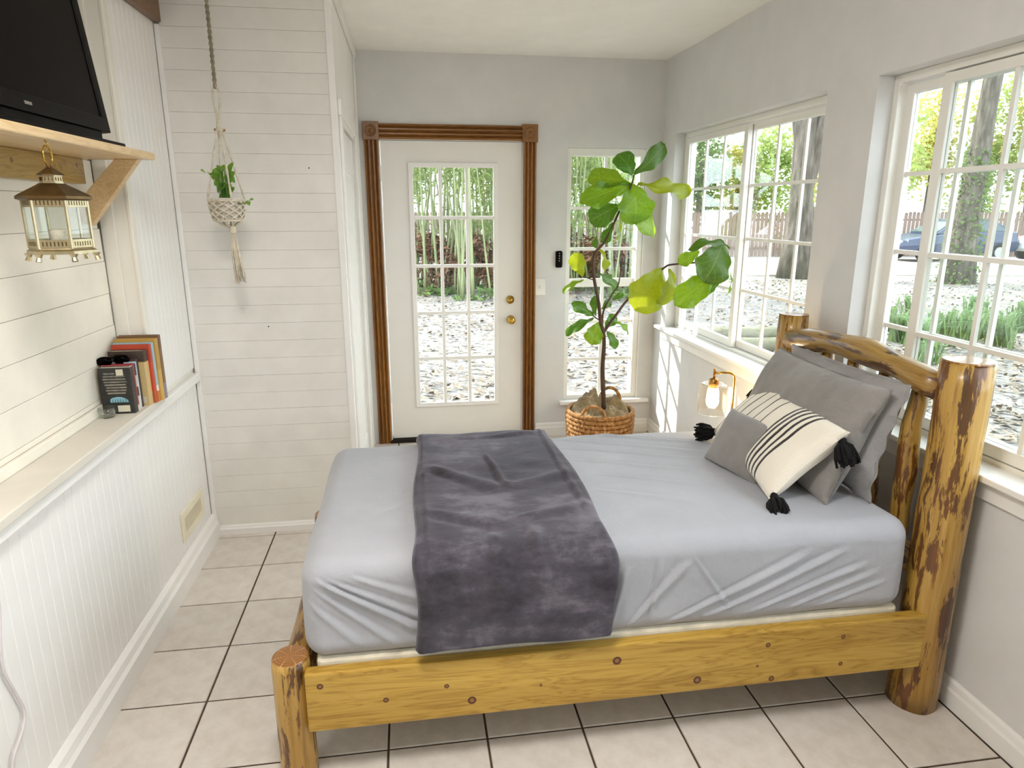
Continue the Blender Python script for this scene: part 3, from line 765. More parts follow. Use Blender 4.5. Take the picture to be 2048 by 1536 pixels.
# back pillow, then front sham, both leaning on the headboard
mB = frame((2.262, .42, .890), (0, 1, 0), (.10, 0, .40))
tag(pillow('bed_pillow', .70, .42, .13, 'sham_light', mB, seed=3.3, pinch=.12, flange=.05), 'pale grey pillow tucked against the headboard behind the darker sham', 'pillow')
mA = frame((2.160, .43, .878), (0.02, 1, 0), (.17, 0, .37))
tag(pillow('pillow_sham', .70, .43, .17, 'pillow_grey', mA, seed=1.7, pinch=.10, wr=1.7), 'large plain grey bed pillow propped behind the striped cushion', 'pillow')
cS = Vector((2.045, .42, .825))
mS = frame(cS, Vector((.10, .62, .0)), Vector((.20, -.03, .20)))
lum = thing('striped_cushion', 'long cream cushion with black stripes and black corner tassels', 'cushion', (2.0, .42, ZB))
pillow('cushion_cover', .68, .33, .14, 'stripe_cotton', mS, lum, seed=8.1, pinch=.10)
for (a, b, sd, dz) in ((-1, -1, 1, (-.1, -.5, -.35)), (-1, 1, 2, (.05, -.45, -.75)), (1, -1, 3, (-.8, -.1, .05)), (1, 1, 4, (-.55, .25, -.65))):
    tassel(lum, mS @ Vector((a*.315, b*.14, 0)), dz, seed=sd)
mC = frame((1.935, .415, .785), Vector((.09, -.30, -.02)), Vector((.10, .06, .19)))
tag(pillow('small_cushion', .27, .22, .075, 'plush_grey', mC, seed=5.5, pinch=.06, wr=.5), 'small plush grey cushion leaning on the striped one', 'cushion')

# ------------------------------------------------------------------ lamp on a stand behind the bed
t = thing('nightstand', 'small brown bedside stand hidden between bed and window wall', 'table', (2.31, 1.24, 0))
bx('top', 'stand_wood', 2.14, 2.475, 1.05, 1.42, .43, .455, t, .004)
for xx in (2.165, 2.45):
    for yy in (1.075, 1.395): bx('leg', 'stand_wood', xx-.016, xx+.016, yy-.016, yy+.016, 0, .43, t, .003)
bx('shelf_board', 'stand_wood', 2.16, 2.455, 1.07, 1.40, .16, .175, t, .003)
LX, LY = 2.283, 1.20
lamp = thing('table_lamp', 'brass bedside lamp with arched arm and clear glass shade', 'lamp', (LX, LY, .455))
obj('lamp_base', MB().lathe([(.07, 0), (.07, .012), (.065, .016), (0, .017)], (LX, LY, .455), 28), 'brass', lamp, True)
SX = 2.178
pts = [Vector((LX, LY, .465)), Vector((LX, LY, .60)), Vector((LX, LY, .83))] + [Vector((LX-.035+.035*math.cos(q), LY, .83+.035*math.sin(q))) for q in (.3, .6, .9, 1.2, PI/2)] + [Vector((SX, LY, .865))]
obj('lamp_arm', MB().tube(pts, .006, 12), 'brass', lamp, True)
obj('lamp_stem', MB().lathe([(.006, .0), (.006, .06), (.004, .062)], (SX, LY, .825), 14), 'copper_brass', lamp, True)
obj('socket', MB().lathe([(.020, .792), (.023, .796), (.023, .832), (.018, .838), (.006, .842)], (SX, LY, 0), 24), 'copper_brass', lamp, True)
sh = obj('lamp_shade', MB().lathe([(.024, .812), (.055, .812), (.066, .806), (.068, .796), (.068, .672), (.066, .666)], (SX, LY, 0), 40, caps=False), 'shade_glass', lamp, True, solid=.003)
obj('bulb', MB().lathe([(0, .690), (.012, .692), (.024, .702), (.030, .720), (.029, .738), (.020, .762), (.014, .778), (.013, .795)], (SX, LY, 0), 24), 'bulb_glow', lamp, True)

# ------------------------------------------------------------------ shelf, television, lantern on the left wall
shelf = thing('wall_shelf', 'raw pine wall shelf on a cleat and diagonal braces', 'shelf', (XS, .3, 1.80))
bx('shelf_board', 'shelf_pine', XS+.001, -.150, -1.0, .93, 1.800, 1.825, shelf, .004)
bx('cleat', 'cleat_pine', XS+.002, XS+.040, -.95, .875, 1.715, 1.800, shelf, .003)
for yb in (.875, -.80):
    m = MB(); q = [(XS+.002, 1.585), (XS+.002, 1.655), (-.268, 1.800), (-.190, 1.800), (XS+.035, 1.572)]
    m.loft([[(x, yb, z) for x, z in q], [(x, yb+.038, z) for x, z in q]])
    obj('brace', m, 'shelf_pine', shelf, bevel=.002)
tv = thing('television', 'black flat television leaning back on the pine shelf', 'television', (-.25, .22, 1.825))
def tvp(y, h, d):   # along the set, up its tilted face, depth behind the face
    a = math.radians(6.5); return (-.200-math.sin(a)*h-math.cos(a)*d, y, 1.868+math.cos(a)*h-math.sin(a)*d)
def tvbox(y0, y1, h0, h1, d0, d1):
    m = MB(); m.add([tvp(y, h, d) for d in (d0, d1) for h in (h0, h1) for y in (y0, y1)], [(0, 2, 3, 1), (4, 5, 7, 6), (0, 1, 5, 4), (2, 6, 7, 3), (0, 4, 6, 2), (1, 3, 7, 5)]); return m
TY0, TY1, TH = -.28, .70, .57
obj('housing', tvbox(TY0, TY1, 0, TH, .006, .045), 'black_plastic', tv, bevel=.004)
m = MB(); vs_ = []
for d in (0, .008):
    for (a, b, c, e) in ((TY0, TY1, 0, TH), (TY0+.04, TY1-.04, .045, TH-.04)):
        vs_ += [tvp(a, c, d), tvp(b, c, d), tvp(b, e, d), tvp(a, e, d)]
fs_ = []
for k in range(4):
    l = (k+1) % 4; fs_ += [(k, l, 4+l, 4+k), (8+k, 12+k, 12+l, 8+l), (k, 8+k, 8+l, l), (4+k, 4+l, 12+l, 12+k)]
obj('bezel', m.add(vs_, fs_), 'black_plastic', tv, bevel=.003)
obj('screen', tvbox(TY0+.04, TY1-.04, .045, TH-.04, .004, .007), 'screen', tv)
obj('brand_badge', tvbox(.19, .225, .018, .026, -.0012, .001), 'steel', tv)
bx('stand_foot', 'black_plastic', -.335, -.168, -.12, .72, 1.825, 1.838, tv, .004)
bx('stand_neck', 'black_plastic', -.255, -.212, -.10, .66, 1.838, 1.885, tv, .003)

LC = Vector((-.165, .180, 0))
lan = thing('candle_lantern', 'hexagonal brass candle lantern hanging under the pine shelf', 'lantern', (LC.x, LC.y, 1.497))
LR = math.radians(12)
def hexl(r, z, n=6, rot=LR): return [(LC.x+r*math.cos(rot+2*PI*k/n), LC.y+r*math.sin(rot+2*PI*k/n), z) for k in range(n)]
R_ = .073
obj('lantern_base', MB().loft([hexl(R_+.008, 1.516), hexl(R_+.008, 1.524), hexl(R_+.002, 1.528), hexl(R_, 1.532)]), 'lantern_metal', lan)
for k in range(6):
    q = LR+2*PI*k/6; p = (LC.x+(R_+.004)*math.cos(q), LC.y+(R_+.004)*math.sin(q))
    obj('foot', MB().tube([(p[0], p[1], 1.517), (p[0], p[1], 1.508), (p[0]+.003*math.cos(q), p[1]+.003*math.sin(q), 1.498)], [.011, .006, .008], 8), 'lantern_metal', lan)
    a, b = Vector(hexl(R_, 0)[k]), Vector(hexl(R_, 0)[(k+1) % 6])
    d = (b-a).normalized(); nrm = Vector((d.y, -d.x, 0))
    obj('corner_bar', MB().tube([(a.x, a.y, 1.530), (a.x, a.y, 1.652)], .0042, 6), 'lantern_metal', lan)
    def slab(name, s0, s1, z0, z1, th, mat, par):
        A, B = a+d*s0, a+d*s1
        vs2 = [(p_.x+nrm.x*o_, p_.y+nrm.y*o_, z_) for z_ in (z0, z1) for p_, o_ in ((A, -th), (B, -th), (B, th), (A, th))]
        return obj(name, MB().loft([vs2[:4], vs2[4:]]), mat, par)
    L_ = (b-a).length
    slab('pierced_panel', .004, L_-.004, 1.532, 1.553, .0015, 'lantern_metal', lan)
    pp = slab('pierced_panel', .004, L_-.004, 1.634, 1.652, .0015, 'lantern_metal', lan)
    for z0 in (1.5365, 1.6385):
        for s_ in range(7):
            x_ = .009+s_*(L_-.022)/6
            slab('slot', x_, x_+.003, z0, z0+.011, .0019, 'lantern_roof', pp)
    slab('pane', .004, L_-.004, 1.553, 1.634, .0008, 'glass', lan)
obj('lantern_roof', MB().loft([hexl(R_+.004, 1.650), hexl(R_+.014, 1.654), hexl(R_+.014, 1.661), hexl(R_+.006, 1.666), hexl(.034, 1.690), hexl(.030, 1.693)]), 'lantern_roof', lan)
gal = obj('gallery', MB().loft([hexl(.027, 1.692), hexl(.027, 1.696), hexl(.025, 1.697), hexl(.025, 1.710), hexl(.027, 1.711), hexl(.027, 1.714)]), 'lantern_metal', lan)
for k in range(18):
    q = LR+2*PI*(k+.5)/18; c_ = math.cos(PI/6)/math.cos(((q-LR) % (PI/3))-PI/6)*.0256
    obj('gallery_slot', MB().tube([(LC.x+c_*math.cos(q), LC.y+c_*math.sin(q), 1.699), (LC.x+c_*math.cos(q), LC.y+c_*math.sin(q), 1.708)], .0014, 6), 'lantern_roof', gal)
obj('cap', MB().loft([hexl(.032, 1.713), hexl(.030, 1.716), hexl(.008, 1.732), hexl(.005, 1.738)]), 'lantern_roof', lan)
tor = [Vector((LC.x+.001, LC.y+.022*math.sin(q), 1.760+.025*math.cos(q))) for q in [2*PI*k/28 for k in range(29)]]
obj('hanging_ring', MB().tube(tor, .0022, 8), 'brass', lan, True)
obj('hook', MB().tube(smoothpath([(LC.x, LC.y, 1.801), (LC.x, LC.y, 1.797), (LC.x+.006, LC.y, 1.790), (LC.x, LC.y, 1.782), (LC.x-.005, LC.y, 1.786)], 3), .002, 8), 'brass', lan, True)
tag(obj('pillar_candle', MB().lathe([(.022, 1.532), (.024, 1.536), (.024, 1.572), (.018, 1.578), (0, 1.576)], LC, 20), 'cotton', None, True), 'short cream candle inside the hanging lantern', 'candle')

# ------------------------------------------------------------------ books, glass, sunglasses on the ledge
def coverprint(name, base, stops, axis=2, sc_=1.):
    t = NT(name); tc = t.new('ShaderNodeTexCoord'); sep = t.new('ShaderNodeSeparateXYZ'); t.link(tc.outputs['Generated'], sep.inputs[0])
    n = t.noise(t.coord((6, 6, 30)), 6, 3)
    c = t.ramp(sep.outputs[axis], [(p, lin(h)) for p, h in stops], 'CONSTANT')
    t.set(Base_Color=t.mix(.03, c, n), Roughness=.4); MATS[name] = t.m
coverprint('bk_black', 0, [(0, '#191512')])
coverprint('bk_red', 0, [(0, '#d9cbb8'), (.12, '#8e1420'), (.9, '#a5182a')])
coverprint('bk_grey', 0, [(0, '#c9c4c0'), (.3, '#3a3431'), (.5, '#c2bdbb'), (.75, '#3a3431')])
coverprint('bk_pale', 0, [(0, '#cfd4da'), (.6, '#b3c2d2')])
coverprint('bk_darkbrown', 0, [(0, '#2a1715'), (.9, '#3d2420')])
coverprint('bk_tan', 0, [(0, '#cbb27a'), (.78, '#bfa25f'), (.80, '#3a2a20'), (.97, '#3a2a20')])
coverprint('bk_rust', 0, [(0, '#b4552a'), (.2, '#c2431d'), (.7, '#b33a1a')])
coverprint('bk_blue', 0, [(0, '#c9752f'), (.18, '#e6e0d6'), (.28, '#9bbccb')])
coverprint('bk_ochre', 0, [(0, '#c7a04a'), (.5, '#b78f3c')])
coverprint('bk_brown', 0, [(0, '#8a7f84'), (.25, '#7a5a32'), (.8, '#6b4a28')])
coverprint('bk_cream', 0, [(0, '#d8cba0'), (.2, '#cdbb86')])
paint('label_white', '#d9d2bd', .6, .05, bump=0); paint('print_grey', '#9a9486', .7, .2, 60, bump=0); paint('title_blue', '#8fc4d4', .5, .1, 40, bump=0)
yb = .795
BK = [('bk_black', .034, .175, .110, 'thick black paperback with grey blurb and pale blue title'),
      ('bk_red', .016, .178, .108, 'red-spined paperback beside the black one'),
      ('bk_grey', .014, .176, .108, 'paperback with grey and white mottled spine beside the red one'),
      ('bk_pale', .014, .180, .106, 'pale blue-white spined paperback among the small books'),
      ('bk_darkbrown', .020, .188, .105, 'dark brown spined paperback beside the tan hardback'),
      ('bk_tan', .034, .215, .128, 'tan hardback with a dark brown band on its cover'),
      ('bk_rust', .018, .232, .138, 'orange-red spined book beside the tan hardback'),
      ('bk_blue', .014, .236, .142, 'light blue spined book with an orange foot'),
      ('bk_ochre', .026, .248, .150, 'tall ochre book between blue and brown spines'),
      ('bk_brown', .026, .256, .152, 'tallest brown mottled book against the beadboard')]
for mat_, th, h, dp, lab in BK:
    xb = -.396; bk = thing('book', lab, 'book', (xb+dp/2, yb+th/2, .895), 'books on the ledge')
    m = MB(); q = [(xb, yb+.0005), (xb+dp-.004, yb+.0005), (xb+dp, yb+.003), (xb+dp, yb+th-.003), (xb+dp-.004, yb+th-.0005), (xb, yb+th-.0005), (xb, yb+th-.0025), (xb+dp-.005, yb+th-.003), (xb+dp-.005, yb+.003), (xb, yb+.0025)]
    obj('cover', m.loft([[(x, y, .895) for x, y in q], [(x, y, .895+h) for x, y in q]]), mat_, bk)
    bx('page_block', 'pages', xb+.003, xb+dp-.0055, yb+.0027, yb+th-.0032, .898, .895+h-.003, bk)
    if mat_ == 'bk_black':
        def lab_(name, x0, x1, z0, z1, mt): return bx(name, mt, xb+x0, xb+x1, yb-.0004, yb+.001, .895+z0, .895+z1, bk)
        lab_('price_sticker', .062, .086, .143, .168, 'label_white'); lab_('barcode_label', .052, .094, .008, .032, 'label_white')
        for k, (a, b) in enumerate(((.018, .056), (.016, .090), (.014, .092), (.016, .094), (.018, .090), (.022, .092), (.02, .09), (.024, .086))):
            lab_('blurb_line', a, b, .150-.0105*k, .1555-.0105*k, 'print_grey')
        m = MB(); vsT = []
        outline = [(.030, .044), (.030, .056), (.037, .061), (.048, .064), (.060, .065), (.072, .063), (.083, .058), (.090, .052), (.092, .044)]
        m.loft([[(xb+x, yb+.001, .895+z) for x, z in outline], [(xb+x, yb-.0005, .895+z) for x, z in outline]])
        ttl = obj('title_block', m, 'title_blue', bk)
        for k in range(6): bx('title_gap', 'bk_black', xb+.037+.009*k, xb+.0385+.009*k, yb-.0007, yb+.001, .895+.044, .895+.057, ttl)
    if mat_ == 'bk_tan':
        bx('barcode_label', 'label_white', xb+dp-.060, xb+dp-.012, yb, yb+.001, .905, .930, bk)
    yb += th+.0012
gl = thing('drinking_glass', 'small clear ribbed glass in front of the black paperback', 'glass', (-.372, .752, .895))
obj('tumbler', MB().lathe([(.0, .002), (.022, .0), (.026, .006), (.030, .038), (.028, .038), (.024, .010), (.0, .008)], (-.365, .755, .895), 24, caps=False), 'tumbler_glass', gl, True)
sg = thing('sunglasses', 'folded dark sunglasses lying on top of the paperbacks', 'sunglasses', (-.35, .85, 1.073))
bxz = 1.082
for k, (x, y) in enumerate(((-.385, .838), (-.335, .862))):
    m = MB(); m.loft([[(x+.026*math.cos(q)*s_, y+.012*math.cos(q)*s_*.5, bxz+.018*math.sin(q)*s_+.003) for q in [2*PI*j/20 for j in range(20)]] for s_ in (1.,)]+[[(x+.026*math.cos(q)-.002, y+.012*math.cos(q)*.5+.004, bxz+.018*math.sin(q)+.003) for q in [2*PI*j/20 for j in range(20)]]])
    obj('lens', m, 'screen', sg, True)
obj('bridge', MB().tube([(-.362, .848, bxz+.01), (-.358, .850, bxz+.013), (-.352, .854, bxz+.01)], .002, 6), 'black_plastic', sg)
for (a, b) in (((-.410, .834, bxz+.006), (-.33, .90, bxz+.012)), ((-.308, .872, bxz+.006), (-.38, .905, bxz+.012))):
    obj('temple', MB().tube([a, ((a[0]+b[0])/2, (a[1]+b[1])/2, bxz+.012), b], .0025, 6), 'black_plastic', sg)

# ------------------------------------------------------------------ hanging macrame planter
HC = Vector((-.005, 1.28, 0))
mh = thing('macrame_hanger', 'cream macrame plant hanger with long tassel on a grey rope', 'plant hanger', (HC.x, HC.y, 1.30))
for s_ in (0, 1):
    obj('rope', MB().tube([Vector((HC.x+.004*math.cos(k*.9+PI*s_), HC.y+.004*math.sin(k*.9+PI*s_), ZC-.02-(ZC-.02-2.10)*k/75)) for k in range(76)], .0045, 6), 'rope_grey', mh, True)
obj('ceiling_hook', MB().tube(smoothpath([(HC.x, HC.y, ZC), (HC.x, HC.y, ZC-.02), (HC.x+.012, HC.y, ZC-.032), (HC.x, HC.y, ZC-.042), (HC.x-.01, HC.y, ZC-.034)], 3), .003, 8), 'brass', mh)
for s_ in (-1, 1):
    obj('loop_cord', MB().tube(smoothpath([(HC.x, HC.y, 2.112), (HC.x+s_*.012, HC.y, 2.09), (HC.x+s_*.012, HC.y, 2.05), (HC.x+s_*.005, HC.y, 2.0), (HC.x+s_*.003, HC.y, 1.96)]), .004, 7), 'cotton', mh, True)
obj('knot', MB().lathe([(.003, .03), (.009, .02), (.010, .0), (.014, -.006), (.018, -.012), (.010, -.02)], (HC.x, HC.y, 1.955), 14), 'cotton', mh, True)
obj('wood_bead', MB().tube([(HC.x-.020, HC.y, 1.944), (HC.x+.022, HC.y, 1.942)], [.005, .005], 8), 'basket_fibre', mh, True)
RP, ZT, ZBt = .072, 1.665, 1.585
for k in range(4):
    q = .5+PI/2*k; c_, s_ = math.cos(q), math.sin(q)
    obj('cord', MB().tube([Vector((HC.x+c_*(.008+(RP-.004)*j/10)*1., HC.y+s_*(.008+(RP-.004)*j/10), 1.95-(1.95-ZT)*j/10)) for j in range(11)], [.004+.0012*math.sin(j*2.3) for j in range(11)], 7), 'cotton', mh, True)
net = MB()
for k in range(10):
    for dr in (1, -1):
        path = []
        for j in range(9):
            f = j/8; q = 2*PI*k/10+dr*f*2*PI*1.5/10*2; r = RP-.004*f-.012*f**3
            path.append((HC.x+(r+.002*math.cos(j*2.5))*math.cos(q), HC.y+(r+.002*math.cos(j*2.5))*math.sin(q), ZT-(ZT-ZBt)*f))
        obj('net_cord', MB().tube(path, .0038, 6), 'cotton', mh, True)
for zz, r in ((ZT, RP), (ZBt, RP-.016)):
    obj('net_ring', MB().tube([(HC.x+r*math.cos(2*PI*k/32), HC.y+r*math.sin(2*PI*k/32), zz) for k in range(33)], .0055, 7), 'cotton', mh, True)
for k in range(8):
    q = 2*PI*k/8
    obj('net_cord', MB().tube([(HC.x+(RP-.016)*math.cos(q), HC.y+(RP-.016)*math.sin(q), ZBt), (HC.x+.03*math.cos(q), HC.y+.03*math.sin(q), ZBt-.018), (HC.x+.012, HC.y, 1.553)], .004, 6), 'cotton', mh, True)
obj('knot', MB().lathe([(.006, 1.565), (.014, 1.558), (.015, 1.54), (.011, 1.53)], HC+Vector((.012, 0, 0)), 14), 'cotton', mh, True)
rnd = random.Random(5); m = MB()
for k in range(34):
    q = rnd.uniform(0, 2*PI); r = .012*math.sqrt(rnd.random()); e = rnd.uniform(-.01, .03)
    m.tube([(HC.x+.012+r*.6*math.cos(q), HC.y+r*.6*math.sin(q), 1.545), (HC.x+.014+r*1.5*math.cos(q), HC.y+r*1.5*math.sin(q), 1.44), (HC.x+.022+r*1.9*math.cos(q), HC.y+r*1.9*math.sin(q), 1.33+e)], .0028, 5)
o = obj('tassel', m, 'cotton', mh, True); o['kind'] = 'stuff'
vp = thing('trailing_plant', 'small green leafy vine in a white pot inside the macrame hanger', 'plant', (HC.x, HC.y, 1.583))
obj('pot', MB().lathe([(.0, 1.583), (.045, 1.583), (.050, 1.59), (.061, 1.668), (.060, 1.675), (.055, 1.675), (.054, 1.66)], HC, 28, caps=False), 'pot_white', vp, True)
obj('soil', MB().lathe([(.055, 1.655), (.0, 1.662)], HC, 20, caps=False), 'soil', vp)
def leafmesh(nl=10, nw=6, wavy=.0, bend=.15, shape='fig', seed=0.):
    mb = MB(); mb.uv = []
    for i in range(nl+1):
        t = i/nl
        if shape == 'fig': wd = .325*math.sin(PI*t**1.35)**.5*(.60+.50*t)*(1+.05*math.sin(t*21+seed)) if 0 < t < 1 else .012
        elif shape == 'heart': wd = .34*math.sin(PI*(t**.62))**.8 if 0 < t < 1 else .0
        else: wd = .16*math.sin(PI*t)**.8 if 0 < t < 1 else 0
        for j in range(nw+1):
            q = 2*j/nw-1
            z = -bend*(t-.4)**2*1.4 + .10*abs(q)*wd + wavy*math.sin(t*13+q*2.5+seed)*abs(q)**1.5*.5
            mb.v.append((q*wd, t, z)); mb.uv.append(((q+1)/2, t))
    for i in range(nl):
        for j in range(nw): o = i*(nw+1)+j; mb.f.append((o, o+1, o+nw+2, o+nw+1))
    return mb
vleaf = mesh('leaf', leafmesh(6, 4, .02, .3, 'heart'), 'vine_leaf', True)
def placeleaf(me, name, parent, base, tip, width, nhint, wref=.62, mat=None):
    b, t = Vector(base), Vector(tip); d = t-b; L = d.length; Y = d.normalized(); Z = Vector(nhint); Z = (Z-Y*Z.dot(Y)).normalized(); X = Y.cross(Z)
    o = bpy.data.objects.new(name, me); col.objects.link(o)
    m_ = Matrix((X*(width/wref), Y*L, Z*L)).transposed().to_4x4(); m_.translation = b
    o.matrix_basis = m_; attach(o, parent)
    return o
rnd = random.Random(21)
for k in range(40):
    q = rnd.uniform(0, 2*PI); r = rnd.uniform(.0, .03); z0 = rnd.uniform(1.69, 1.79)
    b = (HC.x-.005+r*math.cos(q), HC.y+r*math.sin(q), z0); q2 = q+rnd.uniform(-.8, .8); L = rnd.uniform(.03, .045)
    tt = (b[0]+L*.6*math.cos(q2), b[1]+L*.6*math.sin(q2), z0+rnd.uniform(-.03, .035))
    placeleaf(vleaf, 'leaf', vp, b, tt, rnd.uniform(.02, .03), (math.cos(q2)*.3+rnd.uniform(-.3, .3), -.8, .6), .68)
    obj('stem', MB().tube([(HC.x+r*.5*math.cos(q), HC.y+r*.5*math.sin(q), 1.655), b], .0016, 5), 'vine_leaf', vp)
for (u, v, u2, v2) in ((410, 343, 402, 340), (420, 345, 428, 352), (497, 400, 506, 398), (494, 402, 499, 410)):
    placeleaf(vleaf, 'leaf', vp, P(u, v, 'y', HC.y-.03), P(u2, v2, 'y', HC.y-.05), .022, (.2, -.7, .6), .68)
obj('stem', MB().tube(smoothpath([(HC.x-.02, HC.y, 1.67), P(430, 365, 'y', HC.y-.02), P(415, 343, 'y', HC.y-.03)]), .0015, 5), 'vine_leaf', vp)
obj('stem', MB().tube(smoothpath([(HC.x+.02, HC.y, 1.67), P(482, 408, 'y', HC.y-.04), P(496, 401, 'y', HC.y-.03)]), .0015, 5), 'vine_leaf', vp)

# ------------------------------------------------------------------ basket and fiddle leaf fig
BC = Vector((1.985, 2.47, 0)); BR = .218
bk = thing('woven_basket', 'round woven brown fibre basket with loop handles', 'basket', (BC.x, BC.y, 0))
NB = 11
for k in range(NB):
    z = .016+.0298*k; R = .196+.022*math.sin(PI*.5*k/(NB-1))
    top = k >= NB-1
    m = MB(); loops = []
    n1, n2 = 108, 8
    for i in range(n1):
        q = 2*PI*i/n1; lp = []
        for j in range(n2):
            a = 2*PI*j/n2
            rr = .0150*(1+(.0 if top else .26)*math.sin(40*q+a*1.0+k*1.7))
            lp.append((BC.x+(R+rr*math.cos(a))*math.cos(q), BC.y+(R+rr*math.cos(a))*math.sin(q), z+rr*math.sin(a)*1.02))
        loops.append(lp)
    loops.append(loops[0])
    obj('coil', m.loft(loops, caps=False), 'basket_fibre', bk, True)
obj('coil_gap_shade', MB().lathe([(.188, .01), (.205, .30)], BC, 40, caps=False), 'trunk_brown', bk, True)  # dark inner wall, added so the gaps between coils look shaded
obj('basket_bottom', MB().lathe([(.0, .004), (.19, .004), (.19, .012), (0, .012)], BC, 32), 'basket_fibre', bk)
for (q0, tilt) in ((math.radians(-118), .25), (math.radians(55), -.2)):
    cx, cy = BC.x+BR*.93*math.cos(q0), BC.y+BR*.93*math.sin(q0); tx, ty = -math.sin(q0), math.cos(q0)
    pts = []
    for j in range(13):
        a = PI*j/12; hh = .085*math.sin(a)
        ix, iy = -math.cos(q0), -math.sin(q0)
        pts.append(Vector((cx+tx*.075*math.cos(a)+ix*hh*tilt*.8, cy+ty*.075*math.cos(a)+iy*hh*tilt*.8, .322+hh*(.75 if tilt > 0 else 1.15))))
    obj('handle', MB().tube(pts, .011, 10, wob=.2), 'basket_fibre', bk, True)
m = MB(); NR, NQ = 16, 60
for i in range(NR+1):
    f = i/NR
    for j in range(NQ):
        q = 2*PI*j/NQ; r = .03+.165*f
        x, y = r*math.cos(q), r*math.sin(q)
        nn = noise.noise(Vector((x*13, y*13, 2.2))); n2 = noise.noise(Vector((x*26+7, y*26, .3)))
        back = .5+.5*math.sin(q-.3)
        fo = math.sin(q*6+5*nn+f*3); rg = 1-abs(2*noise.noise(Vector((x*9+3, y*9, 1.1))))
        z = .300+.060*math.sin(PI*min(1, f*1.05))**.7*(.35+.9*back)+.030*fo*math.sin(PI*f)+.055*rg**2*math.sin(PI*f)+.012*n2
        if f > .93: z = .322-(.02*(f-.93)/.07)
        m.v.append((BC.x+x*(1+.06*n2), BC.y+y*(1+.06*n2), z))
for i in range(NR):
    for j in range(NQ): k = (j+1) % NQ; m.f.append((i*NQ+j, i*NQ+k, (i+1)*NQ+k, (i+1)*NQ+j))
tag(obj('burlap_wrap', m, 'burlap', None, True, solid=.004), 'crumpled brown burlap bunched around the fig trunk in the basket', 'burlap')
fig = thing('fiddle_leaf_fig', 'tall fiddle leaf fig with broad green and yellowing leaves', 'plant', (2.01, 2.45, .016))
obj('nursery_pot', MB().lathe([(0, .018), (.12, .018), (.145, .27), (.138, .27), (.13, .25), (0, .25)], BC, 28), 'plastic_pot', fig, True)
YF = 2.45
def yd_(u): return YF-(max(0, u-1211)/254)**1.0*.72
def F(u, v, dy=0.): return P(u, v, 'y', yd_(u)+dy if u > 1300 else YF+dy)
tr = [Vector((2.012, YF, .245))]+[F(*p) for p in ((1207, 800), (1205, 737), (1208, 693), (1207, 664), (1201, 642), (1197, 604), (1189, 562), (1186, 525), (1192, 503), (1206, 488), (1222, 460), (1236, 428), (1253, 392), (1264, 367), (1268, 350))]
tp = smoothpath(tr, 4)
obj('trunk', MB().tube(tp, [.0165-.0115*(k/(len(tp)-1))**.8 for k in range(len(tp))], 12, wob=.15), 'trunk_brown', fig, True)
def branch(pts, r0, r1):
    tp = smoothpath(pts, 4); obj('branch', MB().tube(tp, [r0+(r1-r0)*k/(len(tp)-1) for k in range(len(tp))], 9, wob=.12), 'trunk_brown', fig, True)
branch([F(1208, 664), F(1220, 646), F(1235, 626), F(1255, 600), P(1290, 570, 'y', 2.33), P(1328, 536, 'y', yd_(1328)), P(1345, 529, 'y', yd_(1345)), P(1392, 525, 'y', yd_(1392)), P(1430, 512, 'y', yd_(1430))], .010, .004)
branch([F(1205, 650), F(1207, 622), F(1224, 589), F(1236, 571), F(1240, 550), F(1245, 517)], .007, .003)
branch([F(1188, 560), F(1175, 556), F(1165, 553)], .004, .003); branch([F(1199, 640), F(1192, 636), F(1188, 632)], .005, .004)
FIGM = {}
def figm(mat, k):
    if (mat, k) not in FIGM: FIGM[mat, k] = mesh('leaf', leafmesh(24, 10, (.08, .11, .13)[k % 3], (.25, .5, .12)[k % 3], 'fig', k*2.1), mat, True)
    return FIGM[mat, k]
G, D, Yl = 'fig_leaf', 'fig_leaf_dark', 'fig_leaf_yellow'
